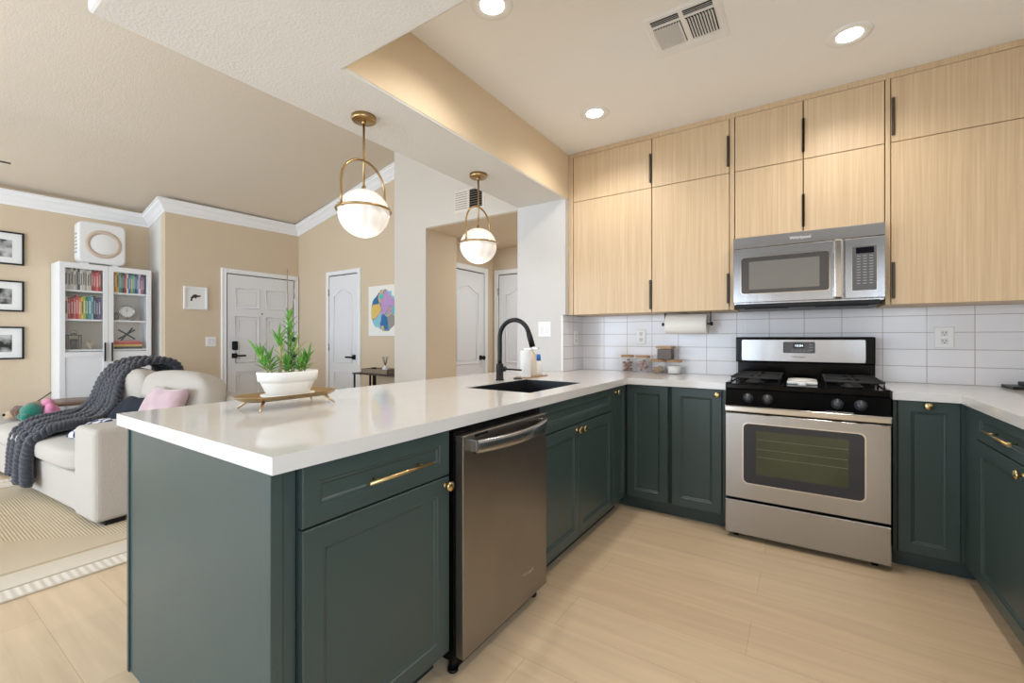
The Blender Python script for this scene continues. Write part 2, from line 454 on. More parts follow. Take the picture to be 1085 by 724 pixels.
X_, Y_, Z_ = Vector((1, 0, 0)), Vector((0, 1, 0)), Vector((0, 0, 1))

# ================================================================== SETTING
YW = 3.60      # range wall
XR = 1.27      # right wall
XB0, XB1 = -2.07, -1.61   # beam
ZS, ZC = 2.316, 2.69
YT = 1.146     # front edge of the raised kitchen ceiling
YE = 0.452     # near end of the lowered soffit
def vz(x): return 2.86 + 0.205*(x+6.35)

struct('floor', MB().box(-7.4, -3.3, -0.05, 1.4, 5.1, 0), 'floor')
# walls of the kitchen
struct('wall_range', MB().box(-1.64, YW, 0, XR+0.12, YW+0.12, ZC+0.1), 'kitchen_white')
b = MB(); b.box(XR, 0.9, 0, XR+0.12, YW, ZC+0.1); b.box(XR, -3.2, 0, XR+0.12, -2.6, 5); b.box(XR, -0.4, 0, XR+0.12, 0.9, 5); b.box(XR, -2.6, 0, XR+0.12, -0.4, 1.0); b.box(XR, -2.6, 2.1, XR+0.12, -0.4, 5); struct('wall_right', b, 'kitchen_white')
b = MB(); b.box(XB0, 3.2, 0, -1.64, YW+0.12, ZC+0.1); b.box(-1.64, 3.2, 1.378, XB1, 3.251, ZS); b.box(-1.64, 3.251, 1.378, -1.608, YW, ZC); struct('wall_stub', b, 'stub_white')
# wall with the hall opening
b = MB()
b.box(-3.745, 3.3, 0, -3.272, 3.78, 4.2); b.box(-3.272, 3.3, 2.333, XB0, 3.78, 4.2)
struct('wall_hall_opening', b, 'tan_light')
b = MB(); b.box(-3.2715, 3.32, 0, -3.268, 3.78, 2.333); b.box(-3.268, 3.32, 2.328, XB0, 3.78, 2.3325); struct('trim_hall_reveal', b, 'tan')
b = MB(); b.box(-3.72, 3.78, 0, -3.60, 4.95, 2.6); struct('wall_hall_left', b, 'tan')
b = MB(); b.box(-3.72, 4.95, 0, -1.2, 5.07, 2.6); struct('wall_hall_back', b, 'tan')
b = MB(); b.box(-1.64, YW+0.12, 0, -1.52, 4.95, 2.6); struct('wall_hall_right', b, 'tan')
struct('ceiling_hall', MB().box(-3.72, 3.78, 2.42, -1.52, 5.07, 2.5), 'tan')
area('hall_fill', (-2.5, 4.35, 2.40), (0, 0, 0), 0.4, 0.4, 12, (0.88, 0.95, 1.0))  # added fill light that brightens the hall, no fixture is built
# ceilings
b = MB(); b.box(XB1, YT, ZC, XR+0.12, YW+0.12, ZC+0.08); struct('ceiling', b, 'ceiling')
b = MB(); b.prism([(XB0, YE), (XR, YE), (XR, YT), (XB1, YT), (XB1, 3.2), (XB1, 3.25), (XB0, 3.25)], ZS, ZC+0.16, bev=0.012); struct('ceiling_soffit', b, 'kitchen_white')
struct('beam_side_sheet', MB().box(XB1-0.001, YT+0.012, ZS+0.012, XB1+0.002, 3.25, ZC), 'beam_side')  # thin sheet giving the kitchen side of the beam a warm cream colour
b = MB(); b.box(XB0, YE+0.05, ZC+0.1, XB0+0.1, 3.3, 4.2); b.box(XB0, YE+0.05, ZC+0.1, XR, YE+0.12, 4.9); struct('wall_above_soffit', b, 'vault')
# vaulted living ceiling (sloping up to the right)
b = MB()
pr = [(-7.0, vz(-7.0)), (XR+0.1, vz(XR+0.1)), (XR+0.1, vz(XR+0.1)+0.1), (-7.0, vz(-7.0)+0.1)]
b.prism(pr, -3.32, 3.85, mtx=Matrix(((1, 0, 0, 0), (0, 0, 1, 0), (0, 1, 0, 0), (0, 0, 0, 1))))
struct('ceiling_vault', b, 'vault')
# living-room walls
b = MB(); b.box(-6.97, -0.2, 0, -6.85, 2.07, 2.78); b.box(-6.97, -3.3, 0, -6.85, -0.2, 0.6); b.box(-6.97, -3.3, 2.35, -6.85, -0.2, 2.78); b.box(-6.97, -3.3, 0.6, -6.85, -2.2, 2.35)
struct('wall_left', b, 'tan')
struct('wall_jog', MB().box(-6.97, 2.07, 0, -6.47, 2.19, 2.9), 'kitchen_white')
b = MB(); b.box(-6.47, 2.07, 0, -6.35, 3.73, 2.9); struct('wall_entry', b, 'tan')
struct('wall_front', MB().box(-6.97, 3.73, 0, -3.72, 3.85, 3.6), 'tan')
b = MB()
for x0, x1, z0, z1 in ((-6.97, -6.1, 0, 2.8), (-6.1, -3.4, 0, 0.35), (-3.4, -3.05, 0, 4.4), (-3.05, -1.15, 2.15, 4.4), (-1.15, XR+0.12, 0, 4.4)):
    b.box(x0, -3.32, z0, x1, -3.2, z1 if z1 > 3 else z1)
b.box(-6.97, -3.32, 2.55, XR+0.12, -3.2, 4.4)
struct('wall_back', b, 'tan')
# window frames behind the camera
def winframe(name, x0, x1, z0, z1, n):
    b = MB()
    for x in [x0+(x1-x0)*k/n for k in range(n+1)]: b.box(x-0.03, -3.27, z0, x+0.03, -3.22, z1)
    for z in (z0, z1): b.box(x0, -3.27, z-0.03, x1, -3.22, z+0.03)
    struct(name, b, 'trim')
winframe('window_1', -6.1, -3.4, 0.35, 2.55, 3)
winframe('window_2', -3.05, -1.15, 0.03, 2.15, 2)

b = MB()
for y in (-2.6, -1.5, -0.4): b.box(XR+0.03, y-0.03, 1.0, XR+0.08, y+0.03, 2.1)
for z in (1.0, 2.1): b.box(XR+0.03, -2.6, z-0.03, XR+0.08, -0.4, z+0.03)
struct('added_window', b, 'trim')  # unseen window, added to go with the kitchen fill light
# crown moulding: profile swept along the wall tops
def crown(name, pts, nrm):
    # pts: lower-back line points on the wall; nrm: room-side direction
    prof = [(0, 0), (0.012, 0), (0.016, 0.022), (0.034, 0.04), (0.062, 0.078), (0.088, 0.1), (0.094, 0.118), (0.108, 0.122), (0.108, 0.138), (0, 0.138)]
    b = bmesh.new(); R = []
    for p, n in zip(pts, nrm):
        p = Vector(p); n = Vector(n)
        R.append([b.verts.new(p+n*a+Z_*c) for a, c in prof])
    for A, B in zip(R, R[1:]):
        for k in range(len(prof)-1): b.faces.new((A[k], A[k+1], B[k+1], B[k]))
    b.faces.new(R[0]); b.faces.new(R[-1])
    bmesh.ops.recalc_face_normals(b, faces=b.faces)
    m = MB(); m._merge(b); struct(name, m, 'crown')
crown('trim_crown', [(-6.85, -3.2, 2.545), (-6.85, 2.07, 2.575), (-6.35, 2.07, 2.70), (-6.35, 3.73, 2.725), (-3.75, 3.73, 3.262)],
      [(1, 0, 0), (1, -1, 0), (1, -1, 0), (1, -1, 0), (0, -1, 0)])
struct('baseboard_left', MB().box(-6.85, -3.2, 0, -6.835, 2.07, 0.1), 'trim')
struct('baseboard_entry', MB().box(-6.35, 2.07, 0, -6.335, 2.66, 0.1), 'trim')
b = MB(); b.box(-6.35, 3.715, 0, -5.63, 3.73, 0.1); b.box(-4.87, 3.715, 0, -3.75, 3.73, 0.1); struct('baseboard_front', b, 'trim')

# interior doors --------------------------------------------------
def bead_path(mb, fr, pts, w=0.012, h=0.006):
    O, U, V, Nn = fr
    mb.tube([O+U*p[0]+V*p[1]+Nn*0.001 for p in pts], w, n=8, closed=True, flat=None)
def arch(u0, v0, u1, v1, rise=0.0, n=22):
    p = [(u0, v0), (u1, v0), (u1, v1)]
    if rise:
        for k in range(1, n):
            t = k/n; s = ((1-math.cos(2*PI*t))/2)
            p.append((u1+(u0-u1)*t, v1+rise*s))
    p.append((u0, v1)); return p
def panel_door(name, fr, wd, ht, panels, casing=0.07, fr_depth=0.018, rise=0.0, hinges=None):
    O, U, V, Nn = [Vector(a) for a in fr]; F = (O, U, V, Nn)
    b = MB(); b.rings(F, (0, 0.01, wd, ht), [(0, 0.0), (0, 0.012), (0.002, 0.014)])
    Of = O+Nn*0.014
    for i, (u0, v0, u1, v1, rs) in enumerate(panels):
        p = arch(u0, v0, u1, v1, rs)
        b.tube([Of+U*q[0]+V*q[1] for q in p], 0.011, n=8, closed=True)
        ins = 0.045
        p = arch(u0+ins, v0+ins, u1-ins, v1-ins, rs)
        b.tube([Of+U*q[0]+V*q[1]-Nn*0.002 for q in p], 0.006, n=6, closed=True)
    d = struct(name, b, 'door')
    c = MB(); g = 0.012
    for (u0, v0, u1, v1) in ((-g-casing, 0, -g, ht+g+casing), (wd+g, 0, wd+g+casing, ht+g+casing), (-g, ht+g, wd+g, ht+g+casing)):
        c.rings(F, (u0, v0, u1, v1), [(0, 0), (0, fr_depth), (0.008, fr_depth+0.008), (0.02, fr_depth+0.004)])
    obj('door_casing', c, 'trim', d)
    s = MB(); s.rings(F, (-g, 0, wd+g, ht+g), [(0, -0.0), (0, 0.002)]); obj('door_jamb', s, 'dark', d)
    if hinges is not None:
        for z in (0.22, ht*0.52, ht-0.22):
            h = MB(); h.cyl(O+U*hinges+V*(z-0.045)+Nn*0.02, O+U*hinges+V*(z+0.045)+Nn*0.02, 0.008, 10); obj('hinge', h, 'steel', d)
    return d, F
def lever(d, F, u, v, dirn, plate='square'):
    O, U, V, Nn = F; c = O+U*u+V*v+Nn*0.014
    b = MB(); b.box(-0.033, -0.033, 0, 0.033, 0.033, 0.009, 0.003, mtx=Matrix.Translation(c) @ Matrix((U, V, Nn)).transposed().to_4x4())
    b.cyl(c, c+Nn*0.05, 0.012, 12)
    b.box(-0.012, -0.012, 0.04, 0.125, 0.012, 0.056, 0.004, mtx=Matrix.Translation(c) @ Matrix((U*dirn, V, Nn*(1))).transposed().to_4x4())
    obj('door_lever', b, 'black_matt', d)
# entry door: faces +x on the entry wall
F1 = (Vector((-6.35, 2.745, 0)), Y_, Z_, X_)
d1, _ = panel_door('door_1', F1, 0.90, 2.04, [
    (0.10, 1.60, 0.40, 1.86, 0), (0.50, 1.60, 0.80, 1.86, 0), (0.10, 0.86, 0.40, 1.48, 0), (0.50, 0.86, 0.80, 1.48, 0), (0.10, 0.14, 0.40, 0.74, 0), (0.50, 0.14, 0.80, 0.74, 0)], 0.062, hinges=0.905)
lever(d1, F1, 0.085, 0.955, 1)
b = MB(); b.box(-6.336, 2.795, 1.03, -6.31, 2.868, 1.15, 0.012); obj('keypad_lock', b, 'black_matt', d1)
b = MB(); b.cyl((-6.337, 3.19, 1.53), (-6.33, 3.19, 1.53), 0.009, 12); obj('peephole', b, 'black_matt', d1)
# closet door with arched panel on the front wall
F2 = (Vector((-5.553, 3.73, 0)), X_, Z_, Vector((0, -1, 0)))
d2, _ = panel_door('door_2', F2, 0.61, 2.05, [(0.11, 0.86, 0.50, 1.78, 0.075), (0.11, 0.14, 0.50, 0.72, 0)], 0.058, hinges=-0.006)
lever(d2, F2, 0.55, 0.935, -1)
F3 = (Vector((-3.60, 3.99, 0)), Y_, Z_, X_)
d3, _ = panel_door('door_3', F3, 0.72, 2.05, [(0.12, 0.86, 0.60, 1.78, 0.085), (0.12, 0.14, 0.60, 0.72, 0)], 0.07)
b = MB(); b.cyl((-3.586, 4.63, 0.93), (-3.57, 4.63, 0.93), 0.032, 20); b.cyl((-3.57, 4.63, 0.93), (-3.54, 4.63, 0.93), 0.012); b.sphere((-3.525, 4.63, 0.93), 0.03, sc=(0.7, 1, 1)); obj('door_knob', b, 'black_matt', d3)
F4 = (Vector((-3.50, 4.95, 0)), X_, Z_, Vector((0, -1, 0)))
d4, _ = panel_door('door_4', F4, 0.72, 2.05, [(0.12, 0.86, 0.60, 1.78, 0.085), (0.12, 0.14, 0.60, 0.72, 0)], 0.065, hinges=-0.006)
b = MB(); b.cyl((-3.13, 4.936, 0.92), (-3.13, 4.92, 0.92), 0.03, 20); b.sphere((-3.13, 4.90, 0.92), 0.028, sc=(1, 0.7, 1)); obj('door_knob', b, 'black_matt', d4)

# backsplash tile -------------------------------------------------
struct('trim_backsplash', MB().box(-1.634, YW-0.008, 0.914, XR, YW, 1.375), 'tile', loc=(0, 0, 0))
struct('trim_backsplash_side', MB().box(-1.64, 3.206, 0.914, -1.632, YW-0.008, 1.375), 'tile_side', loc=(0, 0, 0))
struct('trim_tile_edge', MB().box(-1.645, 3.196, 0.914, -1.630, 3.206, 1.375, 0.002), 'grout_edge')

# ================================================================== KITCHEN CABINETS
def shaker(mb, fr, rect, t=0.02, fw=0.056, rec=0.009):
    mb.rings(fr, rect, [(0, 0), (0, t-0.002), (0.002, t), (fw, t), (fw+0.003, t-0.004), (fw+0.009, t-0.005), (fw+0.014, t-rec)])
def knob(parent, p, n, m='brass'):
    p = Vector(p); n = Vector(n)
    b = MB(); b.lathe([(0, 0), (0.010, 0), (0.009, 0.003), (0.006, 0.006), (0.006, 0.014), (0.009, 0.018), (0.0155, 0.020), (0.017, 0.023), (0.017, 0.027), (0.014, 0.030), (0, 0.031)], c=p, n=20, axis=n)
    obj('knob', b, m, parent)
def bar_handle(parent, p0, p1, n, m='brass'):
    p0, p1, n = Vector(p0), Vector(p1), Vector(n); d = (p1-p0)
    b = MB(); b.cyl(p0+n*0.032, p1+n*0.032, 0.0058, 12)
    for t in (0.16, 0.84): b.cyl(p0+d*t, p0+d*t+n*0.032, 0.0045, 10)
    obj('handle', b, m, parent)

ZT = 0.872; ZTOP = 0.914
FX = -1.05   # carcass face of the peninsula; doors come forward to -1.03
FP = (Vector((FX, 0, 0)), Y_, Z_, X_)
# end unit with drawer
c1 = thing('base_cabinet', 'dark green base cabinet with a brass-handled drawer over one door, left of the dishwasher', 'cabinet', (-1.33, 0.88, 0))
b = MB(); b.box(-1.60, 0.612, 0.10, FX, 1.158, ZT); obj('body', b, 'green_in', c1)
b = MB(); b.box(-1.60, 0.612, 0.0, -1.11, 1.158, 0.10); obj('toe_kick', b, 'green_in', c1)
b = MB(); shaker(b, FP, (0.616, 0.712, 1.154, 0.866), fw=0.045); dr = obj('drawer', b, 'green', c1)
bar_handle(dr, (-1.03, 0.79, 0.783), (-1.03, 1.04, 0.783), X_)
b = MB(); shaker(b, FP, (0.616, 0.095, 1.154, 0.706)); dd = obj('door', b, 'green', c1)
knob(dd, (-1.03, 1.132, 0.680), X_)
# end panel + filler posts
e = thing('peninsula_end_panel', 'wide smooth green panel closing the near end of the peninsula', 'panel', (-1.5, 0.57, 0))
b = MB(); b.box(-2.0, 0.549, 0.0, -1.075, 0.569, ZT, 0.0015); obj('panel', b, 'green', e)
b = MB(); b.box(-2.012, 0.543, 0.0, -1.996, 0.565, ZT, 0.002); obj('edge_trim', b, 'green', e)
b = MB(); b.box(-1.075, 0.545, 0.0, -1.045, 0.575, ZT, 0.002); b.box(-1.09, 0.576, 0, -1.052, 0.611, ZT, 0.002); obj('corner_post', b, 'green', e)
# back panel on the living side
tag(obj('peninsula_back_panel', MB().box(-2.0, 0.571, 0, -1.98, 3.19, ZT), 'green', loc=(-1.99, 1.9, 0)), 'long green back panel of the peninsula facing the living room', 'panel')

# dishwasher
dw = thing('dishwasher', 'dark stainless steel dishwasher with curved bar handle built into the peninsula', 'dishwasher', (-1.3, 1.47, 0))
b = MB(); b.box(-1.60, 1.165, 0.05, -1.02, 1.765, 0.868); obj('tub', b, 'black', dw)
b = MB(); b.box(-1.02, 1.172, 0.066, -0.982, 1.762, 0.845, 0.004); b.bm.verts.ensure_lookup_table(); door = obj('door', b, 'steel_dark', dw)
b = MB()
def dwh(u, v):
    y = 1.215+0.51*u; bow = 0.045*math.sin(PI*u)**0.8
    a = 2*PI*v
    return Vector((-0.966+bow+0.010*math.cos(a), y, 0.803+0.023*max(-1, min(1, 1.4*math.sin(a)))))
b.grid(dwh, 33, 17)
b.box(-0.985, 1.213, 0.784, -0.955, 1.226, 0.826, 0.002); b.box(-0.985, 1.714, 0.784, -0.955, 1.727, 0.826, 0.002)
obj('handle', b, 'steel', door)
b = MB(); b.box(-0.983, 1.235, 0.832, -0.9805, 1.315, 0.842, 0.001); obj('vent_slot', b, 'black', door)
b = MB(); b.box(-1.05, 1.175, 0.0, -1.04, 1.765, 0.10); obj('kick_plate', b, 'black', dw)
text('brand_lettering', 'Whirlpool', 0.020, 'steel_h', door, (-0.9812, 1.60, 0.185), Y_, Z_)
for y in (1.19, 1.74):
    b = MB(); b.cyl((-1.045, y, 0), (-1.045, y, 0.06), 0.012, 10); b.cyl((-1.045, y, 0), (-1.045, y, 0.01), 0.02, 12); obj('levelling_foot', b, 'black_matt', dw)

# sink base
c2 = thing('base_cabinet', 'dark green sink base cabinet under the black sink with a false drawer and two doors', 'cabinet', (-1.33, 2.25, 0))
b = MB()
b.box(-1.60, 1.777, 0.10, FX, 1.795, ZT); b.box(-1.60, 2.715, 0.10, FX, 2.728, ZT); b.box(-1.60, 1.795, 0.10, FX, 2.715, 0.12); b.box(-1.07, 1.795, 0.12, FX, 2.715, ZT); b.box(-1.60, 1.795, 0.12, -1.585, 2.715, ZT)
obj('body', b, 'green_in', c2)
obj('toe_kick', MB().box(-1.60, 1.777, 0, -1.11, 2.728, 0.10), 'green_in', c2)
b = MB(); shaker(b, FP, (1.781, 0.722, 2.724, 0.866), fw=0.042); obj('drawer_front', b, 'green', c2)
b = MB(); shaker(b, FP, (1.781, 0.095, 2.2135, 0.715)); dd = obj('door', b, 'green', c2); knob(dd, (-1.03, 2.182, 0.688), X_)
b = MB(); shaker(b, FP, (2.2165, 0.095, 2.724, 0.715)); dd = obj('door', b, 'green', c2); knob(dd, (-1.03, 2.246, 0.688), X_)
# narrow corner
c3 = thing('base_cabinet', 'narrow dark green pull-out base cabinet in the inner corner of the peninsula', 'cabinet', (-1.33, 2.85, 0))
obj('body', MB().box(-1.60, 2.732, 0.10, FX, 2.97, ZT), 'green_in', c3)
obj('toe_kick', MB().box(-1.60, 2.732, 0, -1.11, 2.97, 0.10), 'green_in', c3)
b = MB(); shaker(b, FP, (2.735, 0.095, 2.965, 0.866), fw=0.04); dd = obj('door', b, 'green', c3); knob(dd, (-1.03, 2.772, 0.833), X_)

# range wall base cabinets
FY = 3.0
FR = (Vector((0, FY, 0)), X_, Z_, Vector((0, -1, 0)))
c4 = thing('base_cabinet', 'dark green two-door base cabinet between the inner corner and the range', 'cabinet', (-0.7, 3.2, 0))
obj('body', MB().box(-1.045, FY, 0.10, -0.398, YW-0.012, ZT), 'green_in', c4)
obj('toe_kick', MB().box(-1.10, 3.05, 0, -0.40, 3.5, 0.10), 'green', c4)
b = MB(); shaker(b, FR, (-1.024, 0.095, -0.748, 0.866), fw=0.052); obj('door', b, 'green', c4)
b = MB(); shaker(b, FR, (-0.724, 0.095, -0.424, 0.866), fw=0.055); dd = obj('door', b, 'green', c4); knob(dd, (-0.449, 2.98, 0.835), (0, -1, 0))
obj('stile', MB().box(-0.422, FY-0.005, 0.095, -0.400, FY, 0.868), 'green', c4)
c5 = thing('base_cabinet', 'narrow dark green base cabinet with one tall door right of the range', 'cabinet', (0.52, 3.2, 0))
obj('body', MB().box(0.385, FY, 0.10, 0.664, YW-0.012, ZT), 'green_in', c5)
obj('toe_kick', MB().box(0.385, 3.05, 0, 0.73, 3.5, 0.10), 'green', c5)
b = MB(); b.box(0.385, FY-0.006, 0.095, 0.399, FY, ZT); b.box(0.636, FY-0.006, 0.095, 0.664, FY, ZT); obj('stile', b, 'green', c5)
b = MB(); shaker(b, FR, (0.402, 0.095, 0.633, 0.866), fw=0.05); dd = obj('door', b, 'green', c5); knob(dd, (0.515, 2.98, 0.848), (0, -1, 0))
# right run
FRR = (Vector((0.665, 0, 0)), Y_, Z_, Vector((-1, 0, 0)))
c6 = thing('base_cabinet', 'dark green base cabinet along the right wall with a brass bar-handled drawer', 'cabinet', (0.95, 2.5, 0))
obj('body', MB().box(0.667, 2.20, 0.10, XR-0.002, 2.98, ZT), 'green_in', c6)
obj('toe_kick', MB().box(0.73, 2.20, 0, XR-0.002, 2.98, 0.10), 'green', c6)
b = MB(); shaker(b, FRR, (2.225, 0.735, 2.80, 0.866), fw=0.04); dr = obj('drawer', b, 'green', c6); bar_handle(dr, (0.645, 2.30, 0.80), (0.645, 2.58, 0.80), (-1, 0, 0))
b = MB(); shaker(b, FRR, (2.225, 0.095, 2.80, 0.729)); dd = obj('door', b, 'green', c6); knob(dd, (0.645, 2.27, 0.705), (-1, 0, 0))
obj('stile', MB().box(0.648, 2.803, 0.095, 0.667, 2.975, 0.868), 'green', c6)
c7 = thing('base_cabinet', 'dark green base cabinet along the right wall nearest the camera', 'cabinet', (0.95, 1.7, 0))
obj('body', MB().box(0.667, 1.30, 0.10, XR-0.002, 2.19, ZT), 'green_in', c7)
obj('toe_kick', MB().box(0.73, 1.30, 0, XR-0.002, 2.19, 0.10), 'green', c7)
b = MB(); shaker(b, FRR, (1.31, 0.095, 1.745, 0.866)); obj('door', b, 'green', c7)
b = MB(); shaker(b, FRR, (1.755, 0.095, 2.20, 0.866)); obj('door', b, 'green', c7)

# ---------------------------------------------------------------- worktops
def slab(outer, hole=None, z0=ZT, z1=ZTOP, bev=0.003):
    b = bmesh.new()
    def loop(pts, z): return [b.verts.new((p[0], p[1], z)) for p in pts]
    def edges(vs): return [b.edges.new((vs[i], vs[(i+1) % len(vs)])) for i in range(len(vs))]
    for z in (z0, z1):
        e = edges(loop(outer, z))
        if hole: e += edges(loop(hole, z))
        bmesh.ops.triangle_fill(b, use_beauty=True, edges=e)
    def side(pts):
        for i in range(len(pts)):
            p, q = pts[i], pts[(i+1) % len(pts)]
            b.faces.new([b.verts.new((p[0], p[1], z0)), b.verts.new((q[0], q[1], z0)), b.verts.new((q[0], q[1], z1)), b.verts.new((p[0], p[1], z1))])
    side(outer)
    if hole: side(hole)
    bmesh.ops.remove_doubles(b, verts=b.verts, dist=1e-5)
    bmesh.ops.recalc_face_normals(b, faces=b.faces)
    m = MB(); m._merge(b); return m
XC = -1.008; YC = 2.952
SK = (-1.555, 1.87, -1.135, 2.50)
hole = [(SK[0], SK[1]), (SK[2], SK[1]), (SK[2], SK[3]), (SK[0], SK[3])]
tag(obj('worktop', slab([(-2.07, 0.530), (XC, 0.530), (XC, YC), (-0.3985, YC), (-0.3985, YW-0.009), (-1.631, YW-0.009), (-1.631, 3.193), (-2.07, 3.193)], hole), 'quartz', loc=(-1.5, 1.8, ZT)),
    'white quartz worktop running over the peninsula and left of the range', 'worktop')
tag(obj('worktop', slab([(0.3775, YC), (0.628, YC), (0.628, 1.28), (XR-0.001, 1.28), (XR-0.001, YW-0.009), (0.3775, YW-0.009)]), 'quartz', loc=(0.9, 2.4, ZT)),
    'white quartz worktop right of the range turning along the right wall', 'worktop')
# sink
sk = thing('kitchen_sink', 'black undermount kitchen sink in the peninsula worktop', 'sink', (-1.345, 2.185, 0.66))
b = MB(); x0, y0, x1, y1 = SK; t = 0.012
b.box(x0-t, y0-t, 0.66, x1+t, y1+t, 0.672, 0)
e_ = 0.0006; zz = ZTOP-0.003
b.box(x0+e_, y0+e_, 0.672, x0+0.008, y1-e_, zz); b.box(x1-0.008, y0+e_, 0.672, x1-e_, y1-e_, zz); b.box(x0+0.008, y0+e_, 0.672, x1-0.008, y0+0.008, zz); b.box(x0+0.008, y1-0.008, 0.672, x1-0.008, y1-e_, zz)
obj('bowl', b, mat('black_composite', lin(30, 32, 37), 0.35), sk)
b = MB(); b.lathe([(0, 0), (0.045, 0), (0.045, 0.004), (0.03, 0.003), (0.0, 0.001)], c=(-1.345, 2.2, 0.672)); obj('drain', b, 'black_matt', sk)
b = MB(); b.box(x0+0.012, y0+0.012, 0.885, x1-0.012, y0+0.07, 0.890, 0.002)
for k in range(4): b.box(x0+0.03+0.11*k, y0+0.06, 0.885, x0+0.05+0.11*k, y0+0.075, 0.890)
tag(obj('sink_rack', b, 'steel', loc=(-1.345, 1.91, 0.868)), 'thin steel rack resting across the near end of the black sink', 'rack')
# faucet
fc = thing('kitchen_faucet', 'tall matt black gooseneck faucet standing behind the sink', 'faucet', (-1.645, 2.33, ZTOP))
bx, by = -1.645, 2.33
b = MB(); b.lathe([(0, 0), (0.028, 0), (0.028, 0.006), (0.0235, 0.010), (0.0235, 0.105), (0.0225, 0.108), (0, 0.109)], c=(bx, by, ZTOP)); obj('base', b, 'black_matt', fc)
b = MB(); R = 0.112; zt = 1.315-R-0.012
pts = [(bx, by, ZTOP+0.09), (bx, by, 1.05), (bx, by, 1.12)]
for k in range(0, 17):
    a = PI-PI*0.93*k/16
    pts.append((bx+R+R*math.cos(a), by, zt+R*math.sin(a)))
b.tube(pts, 0.0145, 14); obj('spout', b, 'black_matt', fc)
p1 = Vector(pts[-1]); dv = (p1-Vector(pts[-2])).normalized()
b = MB(); b.tube([p1-dv*0.01, p1, p1+dv*0.02, p1+dv*0.085], 0.017, 16, rs=[0.0145, 0.0165, 0.0175, 0.0185]); obj('spray_head', b, 'black_matt', fc)
b = MB(); b.cyl((bx, by+0.01, 0.985), (bx, by+0.055, 0.985), 0.019, 18); b.tube([(bx+0.0, by+0.045, 0.985), (bx+0.05, by+0.09, 0.98), (bx+0.085, by+0.13, 0.975)], 0.0055, 8); obj('lever', b, 'black_matt', fc)
# soap things
b = MB(); b.lathe([(0, 0), (0.036, 0), (0.038, 0.004), (0.038, 0.175), (0.034, 0.182), (0, 0.184)], c=(-1.60, 2.575, ZTOP+0.006))
so = thing('soap_dispenser', 'white cylindrical soap dispenser behind the faucet handle', 'dispenser', (-1.60, 2.575, ZTOP+0.006))
obj('bottle', b, 'plastic', so)
b = MB(); b.cyl((-1.60, 2.575, ZTOP+0.19), (-1.60, 2.575, ZTOP+0.198), 0.012); b.box(-1.612, 2.565, ZTOP+0.196, -1.55, 2.585, ZTOP+0.206, 0.003); obj('pump', b, 'steel_h', so)
so = thing('lotion_bottle', 'pale beige pump bottle between the white dispenser and the blue-capped bottle', 'bottle', (-1.61, 2.675, ZTOP+0.006))
b = MB(); b.lathe([(0, 0), (0.032, 0), (0.034, 0.005), (0.034, 0.15), (0.012, 0.17), (0.012, 0.18), (0, 0.181)], c=(-1.61, 2.675, ZTOP+0.006)); obj('bottle', b, mat('beige_bottle', lin(214, 204, 190), 0.4), so)
b = MB(); b.cyl((-1.61, 2.675, ZTOP+0.186), (-1.61, 2.675, ZTOP+0.20), 0.006); b.box(-1.618, 2.665, ZTOP+0.198, -1.55, 2.685, ZTOP+0.207, 0.003); obj('pump', b, 'steel_h', so)
so = thing('cleaner_bottle', 'small white bottle with bright blue cap beside the faucet', 'bottle', (-1.62, 2.775, ZTOP+0.006))
b = MB(); b.lathe([(0, 0), (0.024, 0), (0.026, 0.005), (0.026, 0.095), (0.02, 0.105), (0, 0.106)], c=(-1.62, 2.775, ZTOP+0.006)); obj('bottle', b, 'plastic', so)
b = MB(); b.lathe([(0, 0.104), (0.0225, 0.104), (0.0225, 0.128), (0.019, 0.15), (0, 0.152)], c=(-1.62, 2.775, ZTOP+0.006)); obj('cap', b, 'blue', so)
tag(obj('soap_tray', MB().box(-1.66, 2.53, ZTOP+0.0005, -1.56, 2.82, ZTOP+0.006, 0.002), 'bamboo', loc=(-1.61, 2.67, ZTOP)), 'slim tray under the soap bottles beside the sink', 'tray')
b = MB(); b.lathe([(0, 0), (0.03, 0), (0.03, 0.005), (0.02, 0.008), (0, 0.008)], c=(-1.60, 2.475, ZTOP)); tag(obj('drain_stopper', b, 'black_matt', loc=(-1.60, 2.475, ZTOP)), 'small round black stopper lying on the worktop beside the faucet', 'stopper')

# ---------------------------------------------------------------- upper cabinets
UY = 3.268   # carcass front; doors reach 3.25
FU = (Vector((0, UY, 0)), X_, Z_, Vector((0, -1, 0)))
UB = 1.378; US = 2.292; UT = 2.655
def flatdoor(parent, x0, z0, x1, z1):
    b = MB(); b.rings(FU, (x0+0.002, z0+(0.002 if z0 > 1.9 else 0), x1-0.002, z1-0.002), [(0, 0), (0, 0.017), (0.001, 0.018)])
    return obj('door', b, 'oak', parent)
def edgepull(parent, x, z0, z1):
    b = MB(); b.box(x-0.007, 3.235, z0, x+0.007, 3.2545, z1, 0.003)
    obj('handle', b, flat('dark_bronze_pull', (66, 56, 46), 0.35), parent)
def upper(label, x0, x1, z0, z1, doors, frame=True):
    t = thing('wall_cabinet', label, 'cabinet', ((x0+x1)/2, 3.43, z0))
    obj('body', MB().box(x0, UY, z0+0.016, x1, YW-0.001, z1), flat('shadow_gap_brown', (92, 70, 48)), t); obj('bottom_panel', MB().box(x0, UY, z0, x1, YW-0.001, z0+0.0155), 'oak', t)
    for dx0, dz0, dx1, dz1, hx, hz0, hz1 in doors:
        d = flatdoor(t, dx0, dz0, dx1, dz1); edgepull(d, hx, hz0, hz1)
    return t
